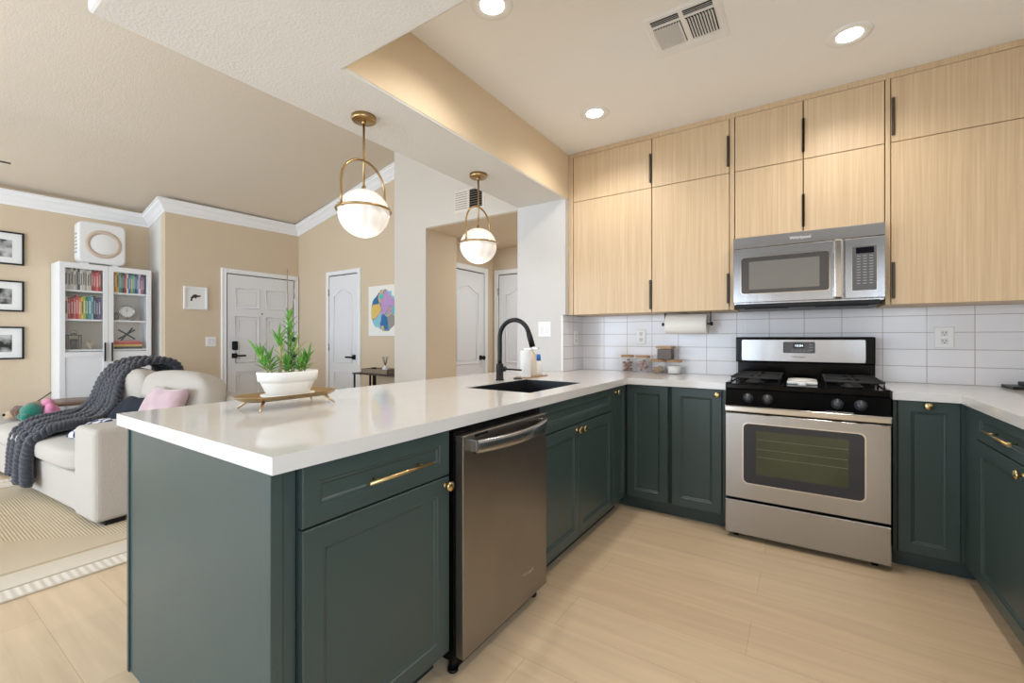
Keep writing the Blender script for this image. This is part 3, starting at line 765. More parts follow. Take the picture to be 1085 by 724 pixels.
t = upper('light oak wall cabinet of four doors beside the beam, left of the microwave', -1.566, -0.415, UB, UT,
      [(-1.563, UB, -0.931, US, -0.940, 1.40, 1.615), (-0.929, UB, -0.416, US, -0.424, 1.42, 1.62),
       (-1.563, US, -0.931, UT, -0.940, 2.33, 2.54), (-0.929, US, -0.416, UT, -0.424, 2.335, 2.54)])
t = upper('light oak wall cabinet of four doors directly over the microwave', -0.385, 0.384, 1.84, UT,
      [(-0.383, 1.84, -0.005, US, -0.004, 1.875, 2.075), (-0.003, 1.84, 0.382, US, -0.0035, 1.875, 2.075),
       (-0.383, US, -0.005, UT, -0.004, 2.335, 2.54), (-0.003, US, 0.382, UT, -0.0035, 2.335, 2.54)])
t = upper('light oak wall cabinet with wide doors right of the microwave', 0.406, XR-0.004, UB, UT,
      [(0.408, UB, XR-0.006, US, 0.418, 1.41, 1.615), (0.408, US, XR-0.006, UT, 0.418, 2.33, 2.54)])
f = thing('cabinet_surround', 'thin oak frame of fillers around the wall cabinets under the ceiling', 'cabinet frame', (-0.2, 3.43, UB))
obj('filler', MB().box(-1.607, 3.252, UB, -1.567, YW-0.01, ZC-0.001), 'oak', f)
obj('side_panel', MB().box(-0.413, 3.252, UB, -0.387, YW-0.01, UT), 'oak', f)
obj('side_panel', MB().box(0.385, 3.252, UB, 0.4055, YW-0.01, UT), 'oak', f)
obj('top_rail', MB().box(-1.566, 3.252, UT+0.001, XR-0.004, YW-0.01, ZC-0.001), 'oak', f)

# ---------------------------------------------------------------- microwave
mw = thing('microwave', 'stainless steel over-the-range microwave mounted under the oak cabinets', 'microwave', (0, 3.4, 1.41))
MX0, MX1, MY = -0.383, 0.376, 3.17
obj('body', MB().box(MX0+0.003, MY+0.03, 1.405, MX1-0.003, 3.59, 1.835), 'steel', mw)
FM = (Vector((0, MY+0.03, 0)), X_, Z_, Vector((0, -1, 0)))
b = MB(); b.rings(FM, (MX0, 1.762, MX1, 1.832), [(0, 0), (0, 0.028), (0.003, 0.03)]); g = obj('vent_grille', b, 'steel', mw)
text('brand_lettering', 'Whirlpool', 0.026, 'plastic', g, (-0.02, MY-0.0005, 1.797), X_, Z_)
b = MB(); b.rings(FM, (MX0, 1.415, 0.192+0.0, 1.758), [(0, 0), (0, 0.028), (0.003, 0.03)]); md = obj('door', b, 'steel', mw)
b = MB(); b.prism(rrect(-0.342, 1.465, 0.128, 1.705, 0.02), 0, 0.004, mtx=MXZ(MY-0.002)); obj('window_trim', b, 'steel_h', md)
b = MB(); b.prism(rrect(-0.336, 1.471, 0.122, 1.699, 0.016), 0, 0.004, mtx=MXZ(MY-0.0028)); obj('window_frame', b, 'mwframe', md)
b = MB(); b.rings(FM, (-0.292, 1.495, 0.076, 1.672), [(0, 0.0), (0, 0.0335)]); obj('window', b, 'mwpane', md)
b = MB(); b.box(0.140, 3.128, 1.418, 0.186, 3.152, 1.756, 0.010, 3); b.box(0.152, 3.15, 1.43, 0.174, 3.175, 1.455); b.box(0.152, 3.15, 1.72, 0.174, 3.175, 1.745); obj('handle', b, 'steel_h', md)
b = MB(); b.rings(FM, (0.195, 1.415, MX1, 1.758), [(0, 0), (0, 0.028), (0.003, 0.03)]); cp = obj('control_panel', b, 'steel', mw)
b = MB(); b.prism(rrect(0.226, 1.455, 0.342, 1.712, 0.012), 0, 0.004, mtx=MXZ(MY-0.0012)); obj('keypad_trim', b, 'steel_h', cp)
b = MB(); b.rings(FM, (0.230, 1.459, 0.338, 1.708), [(0, 0.0), (0, 0.032)]); kp = obj('keypad', b, 'panel_grey', cp)
b = MB(); b.rings(FM, (0.246, 1.668, 0.326, 1.702), [(0, 0.0), (0, 0.0328)]); obj('display', b, 'display', cp)
b = MB()
for r in range(11):
    for c in range(3):
        x = 0.250+0.028*c; z = 1.652-0.0155*r
        b.box(x, MY-0.0024-0.0001, z, x+0.016, MY-0.0015, z+0.003)
obj('key_labels', b, flat('key_print', (176, 176, 178)), cp)
b = MB(); b.box(MX0+0.01, MY+0.012, 1.378, MX1-0.02, 3.58, 1.406, 0.006); b.box(MX0+0.06, MY+0.05, 1.374, MX0+0.3, 3.5, 1.379); b.box(MX1-0.32, MY+0.05, 1.374, MX1-0.07, 3.5, 1.379); obj('underside', b, 'black_matt', mw)

# ---------------------------------------------------------------- range
rg = thing('gas_range', 'stainless steel gas range with black cooktop between the green base cabinets', 'stove', (-0.01, 3.25, 0))
RX0, RX1, RY = -0.394, 0.368, 2.90
obj('body', MB().box(RX0+0.004, RY+0.045, 0.035, RX1-0.004, 3.585, 0.895), 'black', rg)
FG = (Vector((0, RY+0.04, 0)), X_, Z_, Vector((0, -1, 0)))
# oven door
b = MB(); b.rings(FG, (RX0, 0.243, RX1, 0.745), [(0, 0), (0, 0.036), (0.004, 0.04)]); od = obj('oven_door', b, 'steel', rg)
b = MB(); b.prism(rrect(-0.303, 0.335, 0.268, 0.695, 0.03), 0, 0.004, mtx=MXZ(RY-0.0035)); obj('window_trim', b, 'steel_h', od)
b = MB(); b.prism(rrect(-0.296, 0.342, 0.261, 0.688, 0.026), 0, 0.004, mtx=MXZ(RY-0.0045)); obj('window_frame', b, 'blackglass', od)
b = MB(); b.prism(rrect(-0.232, 0.398, 0.196, 0.652, 0.006), 0, 0.004, mtx=MXZ(RY-0.0052)); obj('window', b, 'ovenpane', od)
b = MB()
for z in (0.50, 0.545, 0.60): b.box(-0.225, RY-0.0056, z, 0.19, RY-0.005, z+0.0022)
obj('oven_rack', b, flat('rack_grey', (120, 124, 104)), od)
b = MB(); b.box(RX0, RY-0.035, 0.757, RX1, RY-0.012, 0.792, 0.006, 3); b.box(RX0+0.01, RY-0.014, 0.762, RX0+0.04, RY+0.01, 0.787); b.box(RX1-0.04, RY-0.014, 0.762, RX1-0.01, RY+0.01, 0.787); obj('handle', b, 'steel_h', od)
b = MB(); b.rings(FG, (RX0, 0.032, RX1, 0.228), [(0, 0), (0, 0.034), (0.004, 0.038)]); obj('storage_drawer', b, 'steel', rg)
# sloped control panel
b = MB(); b.prism([(RY+0.0, 0.770), (RY+0.06, 0.770), (RY+0.06, 0.897), (RY+0.028, 0.880), (RY+0.0, 0.790)], RX0+0.002, RX1-0.002, mtx=Matrix(((0, 0, 1, 0), (1, 0, 0, 0), (0, 1, 0, 0), (0, 0, 0, 1))))
cpn = obj('control_panel', b, 'black', rg)
kn = Vector((0, -0.96, 0.29)).normalized()
for x in (-0.273, -0.175, 0.148, 0.246):
    b = MB(); p = Vector((x, RY+0.012, 0.836)); b.lathe([(0, 0), (0.028, 0), (0.028, 0.004), (0.022, 0.006), (0.020, 0.026), (0.017, 0.029), (0, 0.030)], c=p, n=24, axis=kn)
    k = obj('burner_knob', b, 'knob', cpn)
    b = MB(); b.box(-0.0035, 0.0, 0.028, 0.0035, 0.019, 0.033, 0.001, mtx=Matrix.Translation(p) @ Z_.rotation_difference(kn).to_matrix().to_4x4()); obj('pointer', b, 'steel', k)
b = MB(); b.box(0.10, RY-0.003, 0.793, 0.215, RY-0.0, 0.796); obj('vent_lip', b, 'steel', cpn)
# cooktop
b = MB(); b.box(RX0, RY+0.028, 0.884, RX1, 3.50, 0.916, 0.006); b.box(RX0, RY+0.028, 0.914, RX0+0.02, 3.5, 0.922, 0.003); b.box(RX1-0.02, RY+0.028, 0.914, RX1, 3.5, 0.922, 0.003)
ck = obj('cooktop', b, 'black', rg)
for i, (x, y) in enumerate(((-0.25, 3.04), (-0.25, 3.34), (0.22, 3.04), (0.22, 3.34))):
    b = MB(); b.lathe([(0, 0), (0.05, 0), (0.05, 0.008), (0.036, 0.010), (0.036, 0.018), (0.030, 0.021), (0, 0.021)], c=(x, y, 0.917)); obj('burner', b, 'iron', ck)
for x0, x1 in ((-0.365, -0.12), (0.10, 0.345)):
    b = MB(); z = 0.954
    for y in (2.955, 3.195, 3.43): b.tube([(x0, y, 0.918), (x0, y, z), (x1, y, z), (x1, y, 0.918)], 0.0075, 6)
    for x in (x0, x1): b.box(x-0.005, 2.955, z-0.005, x+0.005, 3.43, z+0.005, 0.002)
    xm = (x0+x1)/2
    for y in (3.04, 3.34):
        for a, c in (((x0, y), (xm-0.03, y)), ((x1, y), (xm+0.03, y))): b.box(min(a[0], c[0]), y-0.005, z-0.004, max(a[0], c[0]), y+0.005, z+0.008, 0.002)
    for y0, y1 in ((2.955, 3.01), (3.07, 3.31), (3.37, 3.43)): b.box(xm-0.005, y0, z-0.004, xm+0.005, y1, z+0.008, 0.002)
    obj('grate', b, 'iron', ck)
# backguard
b = MB(); b.box(RX0+0.001, 3.50, 0.905, RX1-0.001, 3.585, 1.03, 0.004); b.box(RX0-0.012+0.001, 3.485, 1.02, RX1-0.001, 3.585, 1.195, 0.008, 3); bgd = obj('backguard', b, 'black', rg)
b = MB(); b.prism(rrect(-0.366, 1.032, 0.318, 1.176, 0.008), 0, 0.006, mtx=MXZ(3.4815)); bp_ = obj('backguard_panel', b, 'steel', bgd)
b = MB(); b.prism(rrect(-0.118, 1.088, 0.060, 1.163, 0.008), 0, 0.004, mtx=MXZ(3.4795)); obj('clock_panel', b, 'panel_grey', bgd)
b = MB(); b.prism(rrect(-0.060, 1.122, 0.002, 1.152, 0.002), 0, 0.004, mtx=MXZ(3.4788)); obj('clock_display', b, 'display', bgd)
M['digits'] = mat('lit_digits', lin(210, 235, 255), 0.5, emis=(0.8, 0.93, 1, 1), estr=1.5)
text('clock_digits', '10:04', 0.022, 'digits', bgd, (-0.029, 3.4783, 1.137), X_, Z_)
b = MB()
for k in range(5): b.box(-0.072+0.022*k, 3.4788, 1.100, -0.058+0.022*k, 3.4795, 1.106)
for k in range(3): b.box(0.028, 3.4788, 1.105+0.018*k, 0.046, 3.4795, 1.112+0.018*k)
obj('clock_buttons', b, flat('button_grey', (140, 142, 146)), bgd)
text('brand_lettering', 'Whirlpool', 0.017, 'black', bgd, (-0.03, 3.4812, 1.062), X_, Z_)
for x in (RX0+0.05, RX1-0.06):
    b = MB(); b.cyl((x, RY+0.07, 0), (x, RY+0.07, 0.036), 0.016, 12); obj('foot', b, 'black_matt', rg)
# spoon rest on the cooktop centre
b = MB(); b.box(-0.085, 3.06, 0.9165, 0.065, 3.30, 0.934, 0.006); b.box(-0.03, 2.99, 0.9165, 0.01, 3.06, 0.936, 0.004); b.cyl((-0.01, 3.18, 0.934), (-0.01, 3.18, 0.942), 0.06, 24)
tag(obj('spoon_rest', b, 'plastic', loc=(-0.01, 3.15, 0.917)), 'white ceramic spoon rest in the middle of the black cooktop', 'spoon rest')

# ---------------------------------------------------------------- outlets and switches
def plate(name, label, cat, c, U, Nn, w_, h_, kind, n=1):
    c, U, Nn = Vector(c), Vector(U), Vector(Nn)
    t = thing(name, label, cat, c); fr = (c, U, Z_, Nn)
    b = MB(); b.rings(fr, (-w_/2, -h_/2, w_/2, h_/2), [(0, 0), (0, 0.003), (0.003, 0.006)]); obj('cover_plate', b, 'plastic', t)
    if kind == 'outlet':
        for z in (-0.024, 0.024):
            b = MB(); b.rings(fr, (-0.016, z-0.016, 0.016, z+0.016), [(0, 0.005), (0, 0.0075)])
            s = obj('socket', b, flat('socket_white', (222, 222, 222)), t)
            b = MB()
            for u in (-0.007, 0.007): b.rings(fr, (u-0.0015, z, u+0.0015, z+0.009), [(0, 0.007), (0, 0.008)])
            b.rings(fr, (-0.0025, z-0.011, 0.0025, z-0.006), [(0, 0.007), (0, 0.008)])
            obj('slots', b, 'dark', s)
    else:
        for k in range(n):
            u = (k-(n-1)/2)*0.046
            b = MB(); b.rings(fr, (u-0.0165, -0.034, u+0.0165, 0.034), [(0, 0.005), (0, 0.007), (0.004, 0.0095)]); obj('rocker', b, flat('rocker_white', (228, 228, 230)), t)
    return t
plate('outlet', 'white outlet on the tiles above the glass jars', 'outlet', (-1.114, YW-0.009, 1.20), X_, (0, -1, 0), 0.074, 0.118, 'outlet')
plate('outlet', 'white outlet on the tiles to the right of the range', 'outlet', (0.692, YW-0.009, 1.192), X_, (0, -1, 0), 0.086, 0.122, 'outlet')
plate('outlet', 'white outlet on the narrow side strip of tiles in the corner', 'outlet', (-1.6315, 3.435, 1.19), Y_, X_, 0.074, 0.118, 'outlet')
plate('light_switch', 'white double switch on the white wall behind the faucet', 'switch', (-1.80, 3.199, 1.262), X_, (0, -1, 0), 0.118, 0.122, 'switch', 2)
plate('light_switch', 'white double switch on the tan wall left of the entry door', 'switch', (-6.349, 2.555, 1.146), Y_, X_, 0.118, 0.120, 'switch', 2)

# ---------------------------------------------------------------- jars, towel roll
def jar(label, x, y, z0, wd, ht, fill, fm, square=False):
    t = thing('storage_jar', label, 'jar', (x, y, z0)); h = ht-0.018
    b = MB()
    if square: b.box(x-wd/2+0.004, y-wd/2+0.004, z0, x+wd/2-0.004, y+wd/2-0.004, z0+h, 0.006)
    else: b.lathe([(0, 0), (wd/2-0.006, 0), (wd/2-0.003, 0.004), (wd/2-0.003, h), ], c=(x, y, z0), n=28)
    obj('glass', b, 'glassjar', t)
    b = MB()
    if square: b.box(x-wd/2, y-wd/2, z0+h, x+wd/2, y+wd/2, z0+ht, 0.003)
    else: b.lathe([(0, h), (wd/2, h), (wd/2+0.002, h+0.004), (wd/2+0.002, h+0.014), (wd/2-0.002, h+0.018), (0, h+0.018)], c=(x, y, z0), n=28)
    obj('lid', b, 'bamboo', t)
    if fm in ('sugar', 'beans'):
        b = MB(); fh = h*fill
        if square: b.box(x-wd/2+0.008, y-wd/2+0.008, z0+0.004, x+wd/2-0.008, y+wd/2-0.008, z0+fh, 0.004)
        else: b.lathe([(0, 0.004), (wd/2-0.010, 0.004), (wd/2-0.008, fh*0.92), (wd/4, fh), (0, fh*0.96)], c=(x, y, z0), n=24)
        o = obj('contents', b, fill_m[fm], t)
    else:
        b = MB(); random.seed(int(abs(x)*1000))
        for k in range(26):
            a = random.random()*2*PI; r = (wd/2-0.02)*math.sqrt(random.random()); zz = z0+0.012+random.random()*h*fill
            b.box(-0.011, -0.009, -0.006, 0.011, 0.009, 0.006, 0.003, mtx=Matrix.Translation((x+r*math.cos(a), y+r*math.sin(a), min(zz, z0+h-0.014))) @ Matrix.Rotation(random.random()*3, 4, 'X') @ Matrix.Rotation(random.random()*3, 4, 'Z'))
        o = obj('contents', b, fill_m[fm], t); o['kind'] = 'stuff'
fill_m = {'sugar': flat('white_sugar', (240, 240, 240), 0.9), 'beans': mat('dark_beans', lin(92, 76, 66), 0.7, bump=1, bscale=160, vary=0.5, vscale=90),
          'wrapped': mat('wrapped_sweets', lin(150, 110, 92), 0.4, vary=0.7, vscale=50), 'tea': mat('tea_sachets', lin(176, 150, 146), 0.5, vary=0.6, vscale=40), 'nuts': mat('nuts', lin(166, 138, 108), 0.6, vary=0.4, vscale=60)}
jar('bamboo-lidded glass jar of brown sweets, leftmost of the jars under the outlet', -1.198, 3.50, ZTOP, 0.100, 0.138, 0.75, 'wrapped')
jar('bamboo-lidded glass jar with pinkish sachets, second from the left', -1.072, 3.50, ZTOP, 0.108, 0.136, 0.7, 'tea')
jar('low bamboo-lidded jar of nuts holding up part of the square jar', -0.948, 3.49, ZTOP, 0.112, 0.108, 0.45, 'nuts')
jar('low bamboo-lidded jar half full of white sugar, rightmost of the jars', -0.828, 3.49, ZTOP, 0.112, 0.108, 0.72, 'sugar')
jar('square bamboo-lidded jar of dark beans stacked on top of the low jars', -0.892, 3.49, ZTOP+0.1085, 0.118, 0.104, 0.95, 'beans', True)

pt = thing('paper_towel_holder', 'black paper towel holder mounted under the oak cabinet', 'holder', (-0.715, 3.42, 1.30))
b = MB(); b.cyl((-0.895, 3.42, 1.292), (-0.545, 3.42, 1.292), 0.006, 12); b.cyl((-0.90, 3.42, 1.292), (-0.888, 3.42, 1.292), 0.013, 14); b.cyl((-0.562, 3.42, 1.292), (-0.545, 3.42, 1.292), 0.014, 14); obj('rod', b, 'black_matt', pt)
b = MB(); b.box(-0.880, 3.405, 1.29, -0.876, 3.435, UB-0.0005); b.box(-0.880, 3.40, UB-0.004, -0.72, 3.44, UB-0.0005); b.box(-0.562, 3.405, 1.285, -0.557, 3.435, UB-0.0005); obj('bracket', b, 'black_matt', pt)
b = MB(); b.lathe([(0.02, 0), (0.071, 0), (0.0725, 0.002), (0.0725, 0.284), (0.071, 0.286), (0.02, 0.286), (0.02, 0)], c=(-0.865, 3.42, 1.292), n=40, axis=(1, 0, 0))
tag(obj('paper_towel_roll', b, 'towel', loc=(-0.72, 3.42, 1.22)), 'white paper towel roll hanging on the black holder under the oak cabinet', 'paper towel')
# dark notebook on the right worktop
b = MB(); b.box(0.92, 3.40, ZTOP+0.0005, 1.14, 3.57, ZTOP+0.016, 0.002); tag(obj('black_tray', b, 'black_matt', loc=(1.03, 3.45, ZTOP)), 'flat black tray on the right worktop against the tiles', 'tray')
b = MB(); b.box(0.975, 3.43, ZTOP+0.017, 1.12, 3.54, ZTOP+0.036, 0.003); tag(obj('phone_charger', b, flat('charger_grey', (52, 58, 68)), loc=(1.05, 3.47, ZTOP+0.017)), 'small dark grey box on top of the flat black tray', 'box')

# ---------------------------------------------------------------- plant on the peninsula
tr = thing('footed_tray', 'oblong champagne gold footed tray on the peninsula under the white plant pot', 'tray', (-1.66, 0.93, ZTOP))
tc_ = Vector((-1.727, 0.972, 0)); ta = math.radians(90)
def stad(L_, r, n=12):
    p = []
    for k in range(n+1): a = -PI/2+PI*k/n; p.append((L_/2+r*math.cos(a), r*math.sin(a)))
    for k in range(n+1): a = PI/2+PI*k/n; p.append((-L_/2+r*math.cos(a), r*math.sin(a)))
    return p
rotm = Matrix.Rotation(ta, 4, 'Z')
def loft(levels, mtx):
    b = bmesh.new(); R = []
    for L_, r, z in levels: R.append([b.verts.new((x, y, z)) for x, y in stad(L_, r)])
    n = len(R[0])
    for A, B in zip(R, R[1:]):
        for k in range(n): b.faces.new((A[k], A[(k+1) % n], B[(k+1) % n], B[k]))
    b.faces.new(R[0][::-1]); b.faces.new(R[-1])
    for f in b.faces: f.smooth = len(f.verts) == 4
    bmesh.ops.recalc_face_normals(b, faces=b.faces)
    m = MB(); m._merge(b, mtx); return m
b = loft([(0.22, 0.055, 0), (0.22, 0.075, 0.008), (0.22, 0.088, 0.020), (0.22, 0.090, 0.021), (0.22, 0.086, 0.021), (0.22, 0.072, 0.010), (0.22, 0.052, 0.006)], Matrix.Translation((tc_.x, tc_.y, ZTOP+0.033)) @ rotm)
obj('dish', b, 'gold', tr)
for sx in (-1, 1):
    for sy in (-1, 1):
        p = rotm @ Vector((sx*0.125, sy*0.055, 0)); q = rotm @ Vector((sx*0.152, sy*0.083, 0))
        b = MB(); b.cyl((tc_.x+q.x, tc_.y+q.y, ZTOP+0.003), (tc_.x+p.x, tc_.y+p.y, ZTOP+0.0355), 0.0028, 12, 0.0065); obj('leg', b, 'gold', tr)
pz = ZTOP+0.040
pp = thing('potted_plant', 'leafy green succulent in a white oval pot on the gold footed tray', 'plant', (tc_.x, tc_.y, pz))
b = loft([(0.06, 0.055, 0), (0.06, 0.070, 0.004), (0.06, 0.073, 0.012), (0.06, 0.069, 0.013), (0.05, 0.05, 0.006)], Matrix.Translation((tc_.x, tc_.y, pz)) @ rotm); obj('saucer', b, 'terracotta_white', pp)
b = loft([(0.055, 0.050, 0.006), (0.07, 0.066, 0.055), (0.07, 0.070, 0.064), (0.072, 0.076, 0.065), (0.074, 0.079, 0.098), (0.074, 0.077, 0.101), (0.072, 0.071, 0.101), (0.07, 0.066, 0.090), (0.06, 0.05, 0.088)], Matrix.Translation((tc_.x, tc_.y, pz)) @ rotm); obj('pot', b, 'terracotta_white', pp)
b = loft([(0.07, 0.062, 0.086), (0.07, 0.065, 0.092)], Matrix.Translation((tc_.x, tc_.y, pz)) @ rotm); obj('soil', b, 'soil', pp)
def leafblade(mb, p, d, L_, w_):
    p = Vector(p); d = Vector(d).normalized(); s = d.cross(Z_)
    if s.length < 0.1: s = X_.copy()
    s.normalize(); u = s.cross(d)
    pts = [p+d*(L_*t)+u*(0.18*L_*t*t*-1) for t in (0, .25, .5, .75, 1)]
    mb.tube(pts, 0, n=6, rs=[w_*0.5, w_, w_*0.9, w_*0.55, w_*0.08], flat=0.35)
random.seed(11)
sb = MB(); lb = MB(); lb2 = MB()
def along(u, v=0): q = rotm @ Vector((u*0.85-0.012, v, 0)); return Vector((tc_.x+q.x, tc_.y+q.y, pz+0.09))
# stems: (along, across, lean along, height, n leaves)
for (u, v, lu, hh, nl, le, second) in ((-0.075, 0, -0.05, 0.085, 15, 0.062, 0), (-0.05, 0.02, -0.012, 0.06, 12, 0.055, 0), (-0.03, 0, 0.0, 0.15, 9, 0.065, 0), (-0.015, 0.01, 0.0, 0.10, 5, 0.05, 1), (0.0, -0.02, 0.0, 0.05, 12, 0.045, 0), (0.03, 0, -0.012, 0.235, 34, 0.045, 0),
                           (0.045, 0.01, 0.01, 0.12, 9, 0.06, 1), (0.07, 0, 0.02, 0.05, 13, 0.045, 0), (0.09, 0.0, 0.03, 0.075, 10, 0.055, 0), (0.055, -0.02, 0.0, 0.04, 10, 0.04, 0), (0.02, 0.03, 0.0, 0.045, 8, 0.04, 0)):
    p0 = along(u, v); p1 = along(u+lu, v) + Z_*hh
    pts = [p0-Z_*0.005, p0.lerp(p1, 0.5)+Vector((0.002, 0.003, 0)), p1]
    sb.tube(pts, 0.003, 6)
    for k in range(int(nl*1.5)):
        t = 0.15+0.85*k/max(1, int(nl*1.5)-1); a = k*2.4+random.random()
        if u == -0.03: t = 0.72+0.28*k/max(1, int(nl*1.5)-1)
        c = p0.lerp(p1, t); el = 0.35+0.9*t+random.uniform(-.2, .3)
        leafblade(lb2 if second else lb, c, (math.cos(a)*math.cos(el), math.sin(a)*math.cos(el), math.sin(el)), le*random.uniform(0.7, 1.15), 0.0052)
obj('stem', sb, 'stem', pp); o = obj('leaves', lb, 'leaf', pp); o = obj('young_leaves', lb2, 'leaf2', pp)
b = MB(); b.cyl(along(0.018, 0.004)-Z_*0.03, along(0.012, 0.004)+Z_*0.42, 0.0018, 8); b.cyl(along(0.022, 0.01)-Z_*0.03, along(0.052, 0.01)+Z_*0.38, 0.0016, 8); obj('support_stake', b, flat('grey_stake', (128, 112, 104)), pp)
b = MB()
for z, r in ((0.035, 0.010), (0.07, 0.009), (0.135, 0.011)):
    b = MB(); b.sphere(along(0.030, -0.006)+Z_*z, r, sc=(1, 0.7, 0.8)); b.sphere(along(0.040, -0.004)+Z_*(z+0.003), r*0.8); obj('plant_clip', b, flat('dark_clip', (30, 46, 52)), pp)

# ---------------------------------------------------------------- pendants
def pendant(label, y):
    x = -1.868; t = thing('pendant_lamp', label, 'pendant lamp', (x, y, ZS), 'globe pendants over the peninsula')
    b = MB(); b.lathe([(0, 0), (0.060, 0), (0.060, -0.020), (0.056, -0.024), (0, -0.024)], c=(x, y, ZS-0.0005), n=36); b.cyl((x, y, ZS-0.04), (x, y, ZS-0.02), 0.011, 14); obj('canopy', b, 'pend_brass', t)
    b = MB(); b.cyl((x, y, 1.935), (x, y, ZS-0.02), 0.0055, 12); b.cyl((x, y, 1.93), (x, y, 1.96), 0.010, 12); obj('stem', b, 'pend_brass', t)
    b = MB(); R = 0.132; zc = 1.838; top = 2.092
    pts = [(x, y-R, zc), (x, y-R, zc+0.05)]
    for k in range(17): a = PI-PI*k/16; pts.append((x, y+R*math.cos(a), top-R+R*math.sin(a)))
    pts += [(x, y+R, zc+0.05), (x, y+R, zc)]
    b.tube(pts, 0.0062, 10); obj('arch', b, 'pend_brass', t)
    b = MB(); b.tube([(x+0.134*math.cos(2*PI*k/48), y+0.134*math.sin(2*PI*k/48), zc) for k in range(48)], 0.0058, 8, closed=True)
    for s in (-1, 1): b.cyl((x, y+s*0.12, zc), (x, y+s*0.15, zc), 0.006, 10)
    obj('ring', b, 'pend_brass', t)
    b = MB(); r = 0.121; prof = [(0.0, -r)]+[(r*math.sin(PI*k/24), -r*math.cos(PI*k/24)) for k in range(1, 24)]+[(0, r)]
    b.lathe(prof, c=(x, y, 1.822), n=96, scal=(0.05, 12)); g = obj('globe', b, 'globe', t)
    l = bpy.data.lights.new('pendant_bulb', 'POINT'); l.energy = 2.0; l.color = (1, 0.84, 0.68); l.shadow_soft_size = 0.1
    lo = bpy.data.objects.new('pendant_bulb', l); COL.objects.link(lo); lo.parent = t; lo.location = (0, 0, 1.822-ZS-0.16)
pendant('brass arched globe pendant over the plant end of the peninsula, nearer and larger', 1.445)
pendant('brass arched globe pendant above the sink, farther and smaller', 2.39)

# ---------------------------------------------------------------- ceiling lights and vents
def downlight(label, x, y):
    t = thing('recessed_light', label, 'ceiling light', (x, y, ZC), 'recessed lights in the kitchen ceiling')
    b = MB(); b.lathe([(0.051, 0.0), (0.060, -0.004), (0.078, -0.008), (0.094, -0.003), (0.095, 0)], c=(x, y, ZC), n=40); obj('trim_ring', b, 'plastic', t)
    b = MB(); b.cyl((x, y, ZC-0.0035), (x, y, ZC-0.0005), 0.053, 36); obj('lens', b, 'lamp', t)
    l = bpy.data.lights.new('downlight_bulb', 'SPOT'); l.energy = 28; l.color = (1.0, 0.92, 0.82); l.spot_size = math.radians(150); l.spot_blend = 0.7; l.shadow_soft_size = 0.06
    lo = bpy.data.objects.new('downlight_bulb', l); COL.objects.link(lo); lo.parent = t; lo.location = (0, 0, -0.02)
downlight('recessed ceiling light nearest the beam and cabinet corner', -1.164, 2.746)
downlight('recessed ceiling light over the cabinets right of the ceiling vent', 0.187, 2.737)
downlight('recessed ceiling light cut by the top edge of the picture', -1.172, 1.60)
downlight('recessed ceiling light out of view above the range aisle', 0.187, 1.60)

va = thing('ceiling_vent', 'white louvred air register in the kitchen ceiling', 'vent', (-0.475, 2.24, ZC))
VX0, VX1, VY0, VY1 = -0.645, -0.305, 2.07, 2.40
b = MB(); fr = (Vector((0, 0, ZC)), X_, Y_, Vector((0, 0, -1)))
b.rings(fr, (VX0, VY0, VX1, VY1), [(0, 0), (0, 0.003), (0.012, 0.008)]); obj('frame', b, 'plastic', va)
b = MB()
for (x0, x1) in ((-0.61, -0.485), (-0.465, -0.34)):
    b.box(x0, 2.155, ZC-0.0095, x1, 2.32, ZC-0.0078); b.box(x0, 2.10, ZC-0.0095, x1, 2.135, ZC-0.0078)
obj('duct_opening', b, 'dark', va)
b = MB()
for (x0, sgn) in ((-0.61, -1), (-0.465, 1)):
    for k in range(10):
        x = x0+0.004+0.0125*k
        b.box(-0.006, 2.155, -0.0008, 0.006, 2.32, 0.0008, mtx=Matrix.Translation((x, 0, ZC-0.014)) @ Matrix.Rotation(sgn*0.75, 4, 'Y'))
    for k in range(3):
        b.box(x0, -0.004, -0.0006, x0+0.125, 0.004, 0.0006, mtx=Matrix.Translation((0, 2.106+0.011*k, ZC-0.012)) @ Matrix.Rotation(0.7, 4, 'X'))
    b.box(x0, 2.335, ZC-0.011, x0+0.125, 2.34, ZC-0.008); b.box(x0, 2.35, ZC-0.011, x0+0.125, 2.355, ZC-0.008)
o = obj('louvres', b, 'plastic', va)
wv = thing('wall_vent', 'white return air grille high on the wall above the hall opening', 'vent', (-2.69, 3.3, 2.52))
fr = (Vector((0, 3.3, 0)), X_, Z_, Vector((0, -1, 0)))
b = MB(); b.rings(fr, (-2.88, 2.42, -2.50, 2.64), [(0, 0), (0, 0.003), (0.012, 0.008)]); obj('frame', b, flat('vent_cream', (222, 212, 200)), wv)
b = MB(); b.rings(fr, (-2.68, 2.44, -2.53, 2.62), [(0, 0.007), (0, 0.009)]); obj('duct_opening', b, 'dark', wv)
b = MB()
for k in range(8): b.box(-2.68, -0.010, -0.001, -2.53, 0.010, 0.001, mtx=Matrix.Translation((0, 3.286, 2.452+0.0225*k)) @ Matrix.Rotation(0.8, 4, 'X'))
for k in range(8): b.box(-2.86, 3.289, 2.448+0.0225*k, -2.71, 3.293, 2.452+0.0225*k)
obj('louvres', b, flat('louvre_grey', (120, 112, 102)), wv)

# ================================================================== LIVING ROOM
b = MB(); b.box(-5.55, -1.25, 0.001, -2.98, 1.35, 0.012, 0.005)
tag(obj('rug', b, 'rug', loc=(-4.265, 0.05, 0)), 'cream braided rug with bordered edge under the sofa', 'rug')

